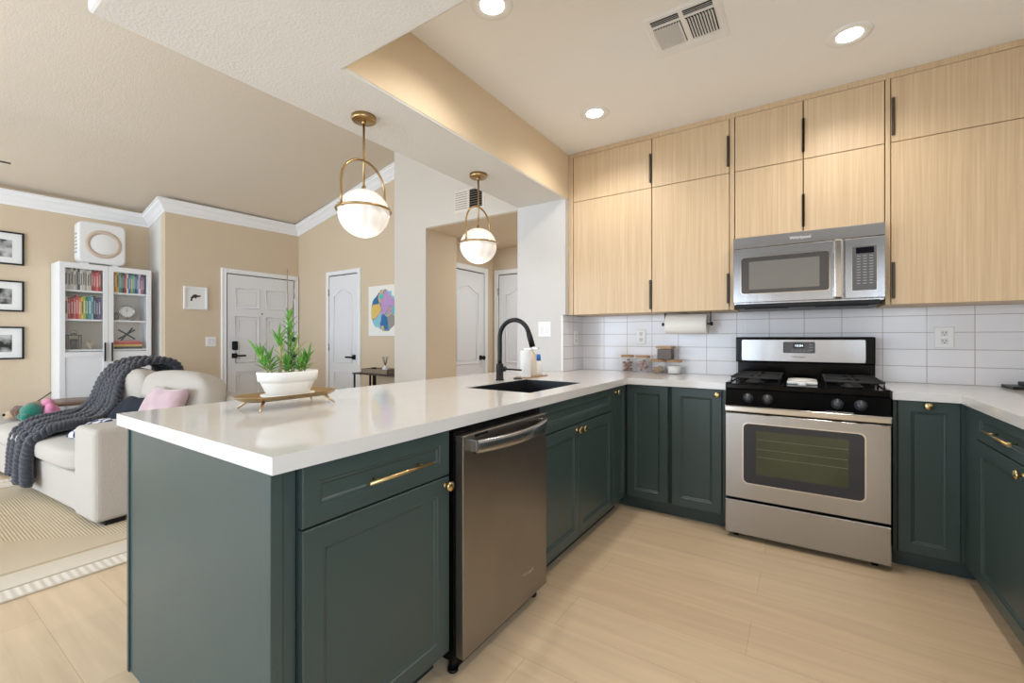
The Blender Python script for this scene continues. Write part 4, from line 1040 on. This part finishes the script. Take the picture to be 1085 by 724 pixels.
# sofa (slightly turned)
SA = math.radians(4)
sf = thing('sofa', 'light grey upholstered sofa with plump back cushions behind the peninsula', 'sofa', (-3.62, 0.85, 0.0))
def sofa_part(name, mb, m='fabric', parent=None):
    mb2 = mb; bmesh.ops.rotate(mb2.bm, cent=(-3.62, 0.85, 0), matrix=Matrix.Rotation(SA, 3, 'Z'), verts=mb2.bm.verts)
    return obj(name, mb2, m, parent or sf)
SX0, SX1 = -5.94, -3.62
b = MB(); b.box(SX0, 0.845, 0.04, SX1-0.02, 1.80, 0.29, 0.02, 3); sofa_part('base', b)
b = MB(); b.box(SX1-0.34, 0.82, 0.04, SX1, 1.82, 0.62, 0.035, 4); sofa_part('armrest', b)
b = MB(); b.box(SX0, 1.62, 0.28, SX1-0.02, 1.83, 0.74, 0.06, 4); sofa_part('back_frame', b)
for x0, x1 in ((SX0, -4.93), (-4.925, SX1-0.345)):
    b = MB(); b.cushion(x0, 0.815, 0.285, x1, 1.62, 0.452, puff=0.012); sofa_part('seat_cushion', b)
for x0, x1 in ((SX0+0.28, -4.72), (-4.70, SX1-0.08)):
    b = MB(); b.cushion(x0, 1.40, 0.455, x1, 1.66, 0.90, puff=0.035, mtx=Matrix.Rotation(math.radians(-10), 4, 'X')); sofa_part('back_cushion', b)
for x, y in ((SX1-0.12, 0.93), (SX1-0.12, 1.72), (SX0+0.12, 0.93), (SX0+0.12, 1.72)):
    b = MB(); b.box(x-0.1, y-0.05, 0.012, x+0.1, y+0.05, 0.05); sofa_part('leg', b, 'dark')

# throw: chunky knit draped over back and seat
path = [(0.0, (1.72, 0.76)), (0.10, (1.73, 0.88)), (0.15, (1.68, 0.945)), (0.2, (1.57, 0.965)), (0.25, (1.42, 0.94)), (0.33, (1.31, 0.80)), (0.42, (1.24, 0.62)), (0.48, (1.14, 0.525)), (0.62, (0.96, 0.50)), (0.74, (0.83, 0.49)), (0.79, (0.755, 0.44)), (0.88, (0.735, 0.28)), (1.0, (0.73, 0.075))]
def pathyz(s):
    for (a, p), (c, q) in zip(path, path[1:]):
        if s <= c:
            t = (s-a)/(c-a); return p[0]+(q[0]-p[0])*t, p[1]+(q[1]-p[1])*t
    return path[-1][1]
def smyz(s):
    ys = zs = ws = 0
    for k in range(-4, 5):
        y, z = pathyz(min(1, max(0, s+k*0.007))); ys += y; zs += z; ws += 1
    return ys/ws, zs/ws
def throwp(s, t):
    y, z = smyz(s); wdt = 0.60+0.14*min(1, max(0, (s-0.3)/0.25))-0.10*min(1, max(0, (s-0.6)/0.2))
    xc = -5.27+0.29*min(1, max(0, (s-0.3)/0.25))+0.0*s
    x = xc+(t-0.5)*wdt + 0.015*math.sin(s*22+t*5)
    z2 = z+0.012*math.sin(t*14+s*11)
    if s > 0.8: z2 += (0.09*abs(t-0.45))*(s-0.8)/0.2
    return Vector((x, y-(0.012*math.sin(t*15) if s > 0.78 else 0), z2))
b = MB(); b.grid(lambda u, v: throwp(u, v), 120, 12)
NB = 8
for c in range(NB):
    t0 = (c+0.5)/NB
    for ph in (0, PI):
        pts = []
        n = 300
        for k in range(n+1):
            s = k/n; a = s*2*PI*26+ph+c*0.8
            p = throwp(s, t0); q = throwp(min(1, s+0.004), t0); tn = (q-p) if (q-p).length > 1e-6 else Vector((0, 0, -1))
            tn.normalize(); nn = X_.cross(tn); nn.normalize()
            if nn.z < 0 and s < 0.79 and s > 0.12: nn = -nn
            if s >= 0.79 and nn.y > 0: nn = -nn
            if s <= 0.12 and nn.y < 0: nn = -nn
            pts.append(p+X_*(0.027*math.sin(a))+nn*(0.018+0.018*math.cos(a)))
        b.tube(pts, 0.021, 6)
tag(obj('knitted_throw', b, 'throw', loc=(-5.3, 1.2, 0.5)), 'charcoal chunky knitted throw draped over the sofa back, seat and front', 'throw')

# cushions on the sofa
def pillow(name, label, c, sx, sz, th, rx, rz, m):
    b = MB(); bb = bmesh.new()
    n = 20
    for side in (1, -1):
        V = [[None]*n for _ in range(n)]
        for i in range(n):
            for j in range(n):
                u, v = i/(n-1)*2-1, j/(n-1)*2-1
                k = (1-u**4)*(1-v**4); pin = 1-0.10*(1-abs(u))**1*abs(v)**3 - 0.0; pin2 = 1-0.10*(1-abs(v))*abs(u)**3
                wr = 0.10*math.sin(u*7+v*4)*k
                V[i][j] = bb.verts.new((u*sx/2*pin2, side*th/2*(max(k, 0)**0.5)*(1+wr), v*sz/2*pin))
        for i in range(n-1):
            for j in range(n-1): bb.faces.new((V[i][j], V[i+1][j], V[i+1][j+1], V[i][j+1]))
    bmesh.ops.remove_doubles(bb, verts=bb.verts, dist=1e-4)
    bmesh.ops.recalc_face_normals(bb, faces=bb.faces)
    for f in bb.faces: f.smooth = True
    b._merge(bb, Matrix.Translation(c) @ Matrix.Rotation(rz, 4, 'Z') @ Matrix.Rotation(rx, 4, 'X'))
    return tag(obj(name, b, m, loc=c), label, 'cushion')
pillow('throw_pillow', 'dusty pink velvet throw pillow leaning on the right back cushion', (-3.98, 1.26, 0.635), 0.44, 0.40, 0.13, -0.45, 0.15, 'pink')
pillow('throw_pillow', 'dark navy pillow between the knitted throw and the pink pillow', (-4.44, 1.22, 0.585), 0.46, 0.32, 0.12, -0.7, 0.12, 'navy')
m, nt, bb_, N, L = nodes_mat('navy_white_check')
tcx = N('ShaderNodeTexCoord'); ck_ = N('ShaderNodeTexChecker'); ck_.inputs['Scale'].default_value = 22; ck_.inputs[1].default_value = lin(28, 44, 92); ck_.inputs[2].default_value = lin(220, 220, 226)
L(tcx.outputs['Object'], ck_.inputs[0]); L(ck_.outputs[0], bb_.inputs['Base Color']); bb_.inputs['Roughness'].default_value = 0.9; M['check'] = m
pillow('folded_blanket', 'small navy and white patterned blanket bunched at the edge of the knitted throw', (-4.27, 1.02, 0.515), 0.40, 0.24, 0.11, -1.25, 0.3, 'check')['category'] = 'blanket'

# plush toys on the left of the sofa
t = thing('ottoman', 'low white upholstered ottoman at the left edge beside the sofa end', 'ottoman', (-6.24, 0.70, 0))
b = MB(); b.box(-6.50, 0.46, 0.05, -5.985, 0.95, 0.30, 0.02, 3); obj('base', b, 'fabric', t)
b = MB(); b.cushion(-6.51, 0.45, 0.295, -5.975, 0.96, 0.435, puff=0.012); obj('seat_cushion', b, 'fabric', t)
for x in (-6.46, -6.03):
    for y in (0.50, 0.91):
        b = MB(); b.cyl((x, y, 0), (x, y, 0.05), 0.02, 12); obj('leg', b, 'dark', t)
t = thing('plush_dog', 'brown and beige plush dog with black nose lying at the left edge of the picture', 'soft toy', (-6.04, 0.80, 0.437))
b = MB(); b.sphere((-6.02, 0.86, 0.505), 0.066, sc=(1.05, 1, 0.9), noise=0.05); b.sphere((-5.965, 0.85, 0.505), 0.045, sc=(0.8, 0.8, 1.1)); b.sphere((-6.08, 0.85, 0.52), 0.035, sc=(0.7, 1, 1.2)); obj('head', b, 'brown_fur', t)
b = MB(); b.sphere((-6.045, 0.805, 0.483), 0.046, sc=(1.15, 1, 0.85)); obj('muzzle', b, 'beige_fur', t)
b = MB(); b.sphere((-6.035, 0.762, 0.492), 0.016, sc=(1.5, 0.7, 0.8)); obj('nose', b, 'black', t)
t = thing('plush_toy', 'round teal plush toy tucked against the knitted throw', 'soft toy', (-5.81, 0.88, 0.449))
b = MB(); b.sphere((-5.81, 0.90, 0.525), 0.076, sc=(1.15, 1, 1.0), noise=0.04); b.sphere((-5.87, 0.85, 0.482), 0.032); b.sphere((-5.74, 0.85, 0.486), 0.034); obj('body', b, 'teal_fur', t)
t = thing('plush_toy', 'pink plush toy slumped behind the teal one beside the round table', 'soft toy', (-5.80, 1.02, 0.449))
b = MB(); b.sphere((-5.79, 1.02, 0.515), 0.064, sc=(1.1, 0.9, 1.0), noise=0.06); b.sphere((-5.80, 1.00, 0.598), 0.048, sc=(1.35, 0.9, .75)); b.sphere((-5.85, 0.985, 0.555), 0.03, sc=(1.2, .8, .8)); b.sphere((-5.72, 1.0, 0.56), 0.038, sc=(1.3, .8, .9)); obj('body', b, 'pink_fur', t)

# round side table
t = thing('side_table', 'round walnut-topped side table at the left end of the sofa by the bookcase', 'table', (-6.08, 1.15, 0))
b = MB(); b.lathe([(0, 0), (0.28, 0), (0.288, 0.008), (0.288, 0.016), (0.28, 0.022), (0, 0.022)], c=(-6.09, 1.20, 0.545), n=48, sy=1.0); obj('tabletop', b, 'walnut', t)
b = MB(); b.cyl((-6.13, 1.07, 0.010), (-6.13, 1.07, 0.545), 0.016, 16); obj('post', b, 'steel_dark', t)
b = MB(); b.lathe([(0, 0), (0.18, 0), (0.18, 0.008), (0.02, 0.018), (0, 0.018)], c=(-6.14, 1.17, 0), n=36); obj('base', b, 'steel_dark', t)
b = MB(); b.tube([(-6.82, 1.20, 0.60), (-6.80, 1.1, 0.52), (-6.78, 0.95, 0.40), (-6.78, 0.8, 0.33), (-6.8, 0.5, 0.30)], 0.005, 8)
tag(obj('power_cord', b, 'black_matt', loc=(-6.8, 0.9, 0.4)), 'black cord running down the tan wall from behind the bookcase', 'cord')

# ---------------------------------------------------------------- bookcase
bc = thing('bookcase', 'tall white bookcase with two glass doors against the tan wall', 'bookcase', (-6.67, 1.6, 0))
BX0, BX1, BY0, BY1, BT = -6.84, -6.52, 1.205, 1.985, 2.0
b = MB(); b.box(BX0, BY0, 0.0, BX1, BY0+0.018, BT); b.box(BX0, BY1-0.018, 0, BX1, BY1, BT); b.box(BX0, BY0+0.018, BT-0.02, BX1, BY1-0.018, BT); b.box(BX0, BY0+0.018, 0.05, BX1, BY1-0.018, 0.07)
b.box(BX0, BY0+0.018, 0, BX1-0.02, BY1-0.018, 0.05)
obj('carcass', b, 'book_white', bc)
obj('back_board', MB().box(BX0+0.001, BY0+0.018, 0.07, BX0+0.006, BY1-0.018, BT-0.02), 'book_in', bc)
SZ = [1.065, 1.395, 1.71]
for z in SZ+[0.72, 0.4]: obj('shelf', MB().box(BX0+0.006, BY0+0.019, z-0.018, BX1-0.012, BY1-0.019, z), 'book_white', bc)
FB = (Vector((BX1+0.001, 0, 0)), Y_, Z_, X_)
ym = (BY0+BY1)/2
for y0, y1, hy_ in ((BY0+0.001, ym-0.0015, ym-0.03), (ym+0.0015, BY1-0.001, ym+0.03)):
    b = MB()
    st = 0.043
    for r in ((y0, 0.08, y0+st, BT-0.003), (y1-st, 0.08, y1, BT-0.003), (y0+st, BT-0.06, y1-st, BT-0.003), (y0+st, 0.08, y1-st, 0.15), (y0+st, 0.985, y1-st, 1.04)):
        b.rings(FB, r, [(0, 0), (0, 0.017), (0.001, 0.018)])
    b.rings(FB, (y0+st, 0.15, y1-st, 0.985), [(0, 0.004), (0, 0.010)])
    d = obj('door', b, 'book_white', bc)
    b = MB(); b.rings(FB, (y0+st, 1.04, y1-st, BT-0.06), [(0, 0.006), (0, 0.009)]); obj('glass_pane', b, 'doorglass', d)
    b = MB(); b.box(BX1+0.019, hy_-0.006, 0.93, BX1+0.040, hy_+0.006, 1.14, 0.003); obj('handle', b, 'black_matt', d)

# books: spine towards +x
ordn = ['leftmost', 'second', 'third', 'fourth', 'fifth', 'sixth', 'seventh', 'eighth', 'ninth', 'tenth', 'eleventh', 'twelfth', 'thirteenth', 'fourteenth', 'fifteenth', 'sixteenth']
book0 = None
def book_proto(dy, h, colr):
    b = MB(); dx = 0.19
    b.box(-dx, 0, 0, 0, dy, h, min(0.004, dy*0.2)); return b
def books(y0, y1, z, cols, where, gname):
    n = len(cols); wsum = [random.uniform(0.8, 1.25) for _ in cols]; k = (y1-y0)/sum(wsum); y = y0
    for i, (cn, c) in enumerate(cols):
        wd = wsum[i]*k-0.0008; h = random.uniform(0.205, 0.262)
        x = BX1-0.035-random.uniform(0, 0.012)
        b = MB(); b.box(x-0.19, y, z+0.0005, x, y+wd, z+h, min(0.004, wd*0.2))
        t = thing('book', '%s-spined book, %s from the left on the %s' % (cn, ordn[i] if i else 'first', where), 'book', (x-0.095, y+wd/2, z+0.0005), gname)
        obj('cover', b, flat('cover_%d_%d_%d' % c, c, 0.6), t)
        b = MB(); b.box(x+0.0001, y+wd*0.25, z+h*0.25, x+0.0006, y+wd*0.75, z+h*0.8)
        c2 = tuple(int(v*0.45) for v in c) if sum(c) > 420 else tuple(min(255, int(v*0.4+150)) for v in c)
        obj('spine_print', b, flat('print_%d_%d_%d' % c2, c2, 0.6), t)
        y += wsum[i]*k
W = ('white', (224, 220, 214)); G = ('grey', (186, 184, 182)); CR = ('cream', (214, 204, 188)); RD = ('red', (196, 40, 46)); DR = ('dark red', (150, 28, 36)); CO = ('coral', (216, 96, 82)); OR = ('orange', (222, 130, 50)); YE_ = ('yellow', (224, 192, 60)); LG = ('lime green', (150, 180, 70)); GR = ('green', (60, 120, 76)); TE = ('teal', (60, 150, 160)); LB = ('pale blue', (140, 190, 214)); BL = ('blue', (44, 96, 170)); NV = ('navy', (34, 48, 92)); PU = ('purple', (104, 70, 130)); PK = ('magenta', (186, 70, 120)); BK = ('black', (34, 34, 38))
L0, L1 = BY0+0.05, ym-0.048; R0, R1 = ym+0.048, BY1-0.05
books(L0, L1, SZ[2], [W, G, CR, W, G, BK, W, CR, G, CR, W, DR, RD, CO, RD], 'top left shelf of the bookcase', 'books on the top left shelf')
books(R0, R1, SZ[2], [YE_, OR, YE_, TE, GR, BK, RD, W, BL, LG, TE, NV, BL, W, PK, PU], 'top right shelf of the bookcase', 'books on the top right shelf')
books(L0, L1, SZ[1], [CR, RD, DR, CO, RD, OR, YE_, LG, GR, TE, LB, BK, NV, PU], 'middle left shelf of the bookcase', 'books on the middle left shelf')
# stacked books lower right
for k, (cn, c, h, ww) in enumerate((('black', (40, 44, 50), 0.026, 0.25), ('yellow', (214, 176, 90), 0.026, 0.25), ('red', (190, 60, 60), 0.024, 0.25), ('pink', (210, 120, 120), 0.018, 0.2))):
    z = SZ[0]+0.0005+sum((0.0265, 0.0265, 0.0245, 0.0185)[:k])
    yc = (R0+R1)/2
    b = MB(); b.box(BX1-0.21, yc-ww/2, z, BX1-0.035, yc+ww/2, z+h, 0.003)
    tag(obj('book', b, flat('stack_%s' % cn, c), loc=(BX1-0.12, yc, z)), '%s book lying flat in the lower right stack, %s layer' % (cn, ('bottom', 'second', 'third', 'top')[k]), 'book', 'books stacked flat in the bookcase')
zt_ = SZ[0]+0.0965; yc = (R0+R1)/2; xo = BX1-0.11
b = MB()
for a in (0.62, -0.62, 0.95):
    b.box(-0.006, -0.095, -0.008, 0.006, 0.095, 0.008, 0.002, mtx=Matrix.Translation((xo, yc, zt_+0.072)) @ Matrix.Rotation(a, 4, 'X'))
b.box(xo-0.02, yc-0.05, zt_-0.0005, xo+0.02, yc+0.05, zt_+0.003)
tag(obj('cross_ornament', b, 'black_matt', loc=(xo, yc, zt_)), 'black crossed-stick ornament on top of the stacked books', 'ornament')
# clock
t = thing('desk_clock', 'small round silver desk clock on the middle right shelf of the bookcase', 'clock', (BX1-0.1, yc, SZ[1]))
cz = SZ[1]+0.105
b = MB(); b.lathe([(0, -0.02), (0.062, -0.02), (0.074, -0.008), (0.076, 0.006), (0.068, 0.012), (0.062, 0.006), (0, 0.006)], c=(BX1-0.1, yc, cz), axis=(1, 0, 0), n=40); obj('case', b, 'steel', t)
b = MB(); b.cyl((BX1-0.094, yc, cz), (BX1-0.0925, yc, cz), 0.061, 36); fc_ = obj('dial', b, 'matboard', t)
b = MB(); b.box(BX1-0.0925, yc-0.0015, cz-0.005, BX1-0.091, yc+0.0015, cz+0.048); b.box(BX1-0.0925, yc-0.002, cz-0.005, BX1-0.0905, yc+0.002, cz+0.034)
for k in range(12):
    a = k*PI/6; b.box(BX1-0.0925, yc+0.053*math.sin(a)-0.002, cz+0.053*math.cos(a)-0.003, BX1-0.0915, yc+0.053*math.sin(a)+0.002, cz+0.053*math.cos(a)+0.003)
obj('hands', b, 'black', fc_)
b = MB(); b.lathe([(0, 0), (0.04, 0), (0.038, 0.008), (0.012, 0.018), (0.012, 0.034), (0, 0.034)], c=(BX1-0.1, yc, SZ[1]), n=28); obj('stand', b, 'steel', t)
b = MB(); b.sphere((BX1-0.12, R0+0.04, SZ[1]+0.045), 0.05, sc=(0.8, 0.8, 0.95), noise=0.12); b.lathe([(0, 0), (0.035, 0), (0.03, 0.012), (0, 0.012)], c=(BX1-0.12, R0+0.04, SZ[1]), n=16)
tag(obj('stone_ornament', b, flat('stone_brown', (120, 100, 84)), loc=(BX1-0.12, R0+0.04, SZ[1])), 'dark rounded stone ornament left of the desk clock', 'ornament')
b = MB(); b.box(BX1-0.16, R1-0.10, SZ[1], BX1-0.05, R1-0.005, SZ[1]+0.014, 0.003); tag(obj('wooden_coaster', b, 'walnut', loc=(BX1-0.1, R1-0.05, SZ[1])), 'thin brown wooden coaster right of the desk clock', 'coaster')
# lantern and star
t = thing('glass_lantern', 'dark glass lantern on the lower left shelf of the bookcase', 'lantern', (BX1-0.12, L0+0.10, SZ[0]))
ly = L0+0.085
b = MB(); b.box(BX1-0.165, ly-0.055, SZ[0]+0.001, BX1-0.065, ly+0.055, SZ[0]+0.012); b.box(BX1-0.165, ly-0.055, SZ[0]+0.15, BX1-0.065, ly+0.055, SZ[0]+0.16)
for sx in (BX1-0.165, BX1-0.073):
    for sy in (ly-0.055, ly+0.047): b.box(sx, sy, SZ[0]+0.012, sx+0.008, sy+0.008, SZ[0]+0.15)
b.lathe([(0.03, 0.16), (0.02, 0.18), (0, 0.182)], c=(BX1-0.115, ly, SZ[0])); b.tube([(BX1-0.115, ly+0.03*math.cos(a*PI/8), SZ[0]+0.18+0.03*math.sin(a*PI/8)) for a in range(9)], 0.003, 6)
obj('frame', b, flat('pewter', (96, 88, 78)), t)
b = MB(); b.lathe([(0, 0), (0.034, 0), (0.034, 0.10), (0, 0.10)], c=(BX1-0.115, ly, SZ[0]+0.0125)); obj('candle', b, flat('dark_candle', (84, 76, 68)), t)
b = MB(); sy_ = L0+0.215; sz_ = SZ[0]+0.055
for k in range(7):
    a = Vector((random.uniform(-1, 1), random.uniform(-1, 1), random.uniform(-1, 1))).normalized()*0.05
    b.cyl(Vector((BX1-0.10, sy_, sz_))-a, Vector((BX1-0.10, sy_, sz_))+a, 0.006, 8)
b.cyl((BX1-0.10, sy_, SZ[0]), (BX1-0.10, sy_, sz_), 0.012, 10)
tag(obj('star_ornament', b, flat('pale_gold', (206, 190, 160)), loc=(BX1-0.1, sy_, SZ[0])), 'pale gold star-shaped ornament right of the dark lantern', 'ornament')

# air purifier on top
t = thing('air_purifier', 'white square air purifier with beige ring on top of the bookcase', 'air purifier', (-6.62, 1.55, 2.0))
b = MB(); PXc, PYc, PZc = -6.62, 1.545, 2.2385
b.prism(rrect(PYc-0.19, 2.02, PYc+0.215, 2.475, 0.055, 8), -0.075, 0.075, mtx=Matrix(((0, 0, 1, PXc), (1, 0, 0, 0), (0, 1, 0, 0), (0, 0, 0, 1))), bev=0.018)
b.box(PXc-0.06, PYc-0.15, 2.0005, PXc+0.06, PYc-0.10, 2.02); b.box(PXc-0.06, PYc+0.10, 2.0005, PXc+0.06, PYc+0.15, 2.02); obj('housing', b, 'plastic', t)
b = MB(); b.lathe([(0.113, 0), (0.118, 0.008), (0.135, 0.010), (0.155, 0.006), (0.158, 0)], c=(PXc+0.0745, PYc+0.02, PZc+0.0), axis=(1, 0, 0), n=48); obj('ring', b, 'ribbon', t)
b = MB(); b.lathe([(0.113, 0), (0.09, 0.006), (0, 0.010)], c=(PXc+0.0745, PYc+0.02, PZc), axis=(1, 0, 0), n=48); obj('cover_disc', b, 'plastic', t)
b = MB()
for k in range(6): b.box(PXc-0.04, PYc-0.1915, 2.12+0.04*k, PXc+0.04, PYc-0.1895, 2.14+0.04*k)
obj('side_slots', b, flat('slot_grey', (170, 170, 172)), t)

# picture frames on the left wall
for i, (z0, z1, where) in enumerate(((1.950, 2.290, 'top'), (1.465, 1.785, 'middle'), (0.970, 1.308, 'bottom'))):
    t = thing('picture_frame', 'black-framed black and white photograph, %s of the three on the left wall' % where, 'picture', (-6.85, 0.82, z0), 'framed photographs on the left wall')
    fr = (Vector((-6.85, 0, 0)), Y_, Z_, X_); y1 = 1.005; y0 = y1-0.42
    b = MB()
    w_ = 0.016
    for r in ((y0, z0, y0+w_, z1), (y1-w_, z0, y1, z1), (y0+w_, z0, y1-w_, z0+w_), (y0+w_, z1-w_, y1-w_, z1)): b.rings(fr, r, [(0, 0.001), (0, 0.02)])
    obj('frame', b, 'frame_black', t)
    b = MB(); b.rings(fr, (y0+w_, z0+w_, y1-w_, z1-w_), [(0, 0.001), (0, 0.008)]); obj('mat_board', b, 'matboard', t)
    b = MB(); b.rings(fr, (y0+0.10, z0+0.075, y1-0.085, z1-0.085), [(0, 0.002), (0, 0.009)]); obj('photograph', b, photo_mat('bw_photo_%d' % i, i*3.3+1), t)
# small white framed revolver drawing
t = thing('picture_frame', 'small white frame with a drawing of a revolver on the tan entry wall', 'picture', (-6.35, 2.38, 1.55))
fr = (Vector((-6.35, 0, 0)), Y_, Z_, X_)
b = MB()
for r in ((2.255, 1.548, 2.273, 1.832), (2.492, 1.548, 2.51, 1.832), (2.273, 1.548, 2.492, 1.566), (2.273, 1.814, 2.492, 1.832)): b.rings(fr, r, [(0, 0.001), (0, 0.022), (0.002, 0.024)])
obj('frame', b, 'trim', t)
obj('mat_board', MB().rings(fr, (2.273, 1.566, 2.492, 1.814), [(0, 0.001), (0, 0.01)]), 'matboard', t)
gun = [(2.325, 1.655), (2.345, 1.652), (2.352, 1.688), (2.372, 1.695), (2.385, 1.682), (2.392, 1.700), (2.405, 1.703), (2.437, 1.712), (2.437, 1.728), (2.405, 1.727), (2.385, 1.738), (2.360, 1.733), (2.345, 1.715), (2.333, 1.700)]
b = MB(); b.prism(gun, 0, 0.0012, mtx=Matrix(((0, 0, 1, -6.3398), (1, 0, 0, 0), (0, 1, 0, 0), (0, 0, 0, 1)))); obj('drawing', b, flat('ink_brown', (56, 48, 42)), t)

# abstract canvas on the front wall
m, nt, bb_, N, L = nodes_mat('abstract_watercolour')
tcx = N('ShaderNodeTexCoord'); vo = N('ShaderNodeTexVoronoi'); vo.inputs['Scale'].default_value = 6.5; vo.feature = 'SMOOTH_F1'; vo.inputs['Smoothness'].default_value = 0.25
nzz = N('ShaderNodeTexNoise'); nzz.inputs['Scale'].default_value = 9; L(tcx.outputs['Object'], nzz.inputs['Vector'])
mv = N('ShaderNodeVectorMath'); mv.operation = 'MULTIPLY_ADD'; L(nzz.outputs['Color'], mv.inputs[0]); mv.inputs[1].default_value = (0.12, 0.12, 0.12); L(tcx.outputs['Object'], mv.inputs[2]); L(mv.outputs[0], vo.inputs['Vector'])
sp = N('ShaderNodeSeparateColor'); L(vo.outputs['Color'], sp.inputs[0])
r = N('ShaderNodeValToRGB'); r.color_ramp.interpolation = 'EASE'
cs = [(0, (226, 120, 160)), (0.16, (70, 180, 196)), (0.32, (238, 190, 70)), (0.48, (30, 110, 160)), (0.62, (190, 150, 200)), (0.76, (120, 205, 210)), (0.9, (236, 150, 170))]
es = r.color_ramp.elements; es[0].color = lin(*cs[0][1]); es[1].position = cs[1][0]; es[1].color = lin(*cs[1][1])
for p, c in cs[2:]: e = es.new(p); e.color = lin(*c)
L(sp.outputs[0], r.inputs[0])
gr = N('ShaderNodeVectorMath'); gr.operation = 'LENGTH'; mpx = N('ShaderNodeMapping'); mpx.inputs['Scale'].default_value = (4.3, 1, 3.7); L(tcx.outputs['Object'], mpx.inputs[0]); L(mpx.outputs[0], gr.inputs[0])
nz = N('ShaderNodeTexNoise'); nz.inputs['Scale'].default_value = 7; L(tcx.outputs['Object'], nz.inputs['Vector'])
ad = N('ShaderNodeMath'); ad.operation = 'MULTIPLY_ADD'; L(nz.outputs['Fac'], ad.inputs[0]); ad.inputs[1].default_value = 0.6; L(gr.outputs['Value'], ad.inputs[2])
lt = N('ShaderNodeMath'); lt.operation = 'LESS_THAN'; L(ad.outputs[0], lt.inputs[0]); lt.inputs[1].default_value = 1.28
mx = N('ShaderNodeMix'); mx.data_type = 'RGBA'; L(lt.outputs[0], mx.inputs[0]); mx.inputs[6].default_value = lin(238, 236, 230); L(r.outputs[0], mx.inputs[7]); L(mx.outputs[2], bb_.inputs['Base Color']); M['abstract'] = m
b = MB(); b.box(-4.692, 3.70, 1.215, -4.10, 3.729, 1.855, 0.003)
tag(obj('canvas_painting', b, 'abstract', loc=(-4.397, 3.70, 1.535)), 'square canvas of colourful abstract watercolour blots on the wall right of the closet door', 'painting')
# console table below
t = thing('console_table', 'narrow black metal console table under the abstract painting', 'table', (-4.2, 3.5, 0))
b = MB(); b.box(-4.56, 3.36, 0.755, -3.80, 3.70, 0.772, 0.002); obj('tabletop', b, flat('dark_bronze', (66, 58, 50)), t)
for x in (-4.55, -3.82):
    for y in (3.37, 3.68):
        b = MB(); b.box(x, y, 0, x+0.016, y+0.016, 0.755); obj('leg', b, 'black_matt', t)
b = MB(); b.box(-4.20, 3.37, 0.25, -4.184, 3.386, 0.755); b.box(-4.26, 3.37, 0.25, -4.244, 3.386, 0.755); b.box(-4.55, 3.37, 0.25, -3.80, 3.69, 0.262); obj('shelf_frame', b, 'black_matt', t)
b = MB(); b.box(-4.44, 3.40, 0.773, -3.98, 3.62, 0.779); 
for r in ((-4.44, 3.40, -3.98, 3.412), (-4.44, 3.608, -3.98, 3.62), (-4.44, 3.40, -4.428, 3.62), (-3.992, 3.40, -3.98, 3.62)): b.box(r[0], r[1], 0.779, r[2], r[3], 0.825)
tag(obj('wooden_tray', b, 'wood_tray', loc=(-4.2, 3.5, 0.773)), 'grey wooden tray on the console table', 'tray')
b = MB(); b.lathe([(0, 0), (0.036, 0), (0.036, 0.05), (0.030, 0.056), (0, 0.056)], c=(-4.33, 3.49, 0.7795)); tag(obj('candle_jar', b, 'black_matt', loc=(-4.33, 3.49, 0.7795)), 'short black candle jar standing in the grey wooden tray', 'candle')
t = thing('reed_diffuser', 'white reed diffuser with thin dark reeds in the grey wooden tray', 'diffuser', (-4.12, 3.49, 0.7795))
b = MB(); b.lathe([(0, 0), (0.038, 0), (0.042, 0.03), (0.03, 0.06), (0.014, 0.075), (0.014, 0.085), (0, 0.085)], c=(-4.12, 3.49, 0.7795)); obj('bottle', b, 'plastic', t)
for k in range(6):
    a = k*PI/3; b = MB(); b.cyl((-4.12, 3.49, 0.85), (-4.12+0.035*math.cos(a), 3.49+0.035*math.sin(a), 0.97), 0.0022, 6); obj('reed', b, 'frame_black', t)

# ---------------------------------------------------------------- ceiling fan (mostly left of the frame)
t = thing('ceiling_fan', 'dark bladed ceiling fan hanging from the vault, one blade tip at the left edge', 'fan', (-5.4, 0.0, vz(-5.4)))
hx, hy2, hz = -5.52, -0.02, 2.62
b = MB(); b.cyl((hx, hy2, hz), (hx, hy2, vz(hx)-0.001), 0.012, 12); b.lathe([(0, 0), (0.07, 0), (0.06, -0.05), (0, -0.06)], c=(hx, hy2, vz(hx)-0.005)); obj('downrod', b, 'black_matt', t)
b = MB(); b.lathe([(0, -0.07), (0.07, -0.06), (0.10, -0.02), (0.10, 0.04), (0.05, 0.08), (0, 0.085)], c=(hx, hy2, hz)); obj('motor', b, 'black_matt', t)
for k in range(3):
    a = math.radians(82+120*k)
    b = MB(); b.box(0.08, -0.055, -0.004, 0.75, 0.055, 0.004, 0.003, mtx=Matrix.Translation((hx, hy2, hz)) @ Matrix.Rotation(a, 4, 'Z') @ Matrix.Rotation(0.2, 4, 'X')); obj('blade', b, flat('blade_brown', (46, 38, 32)), t)
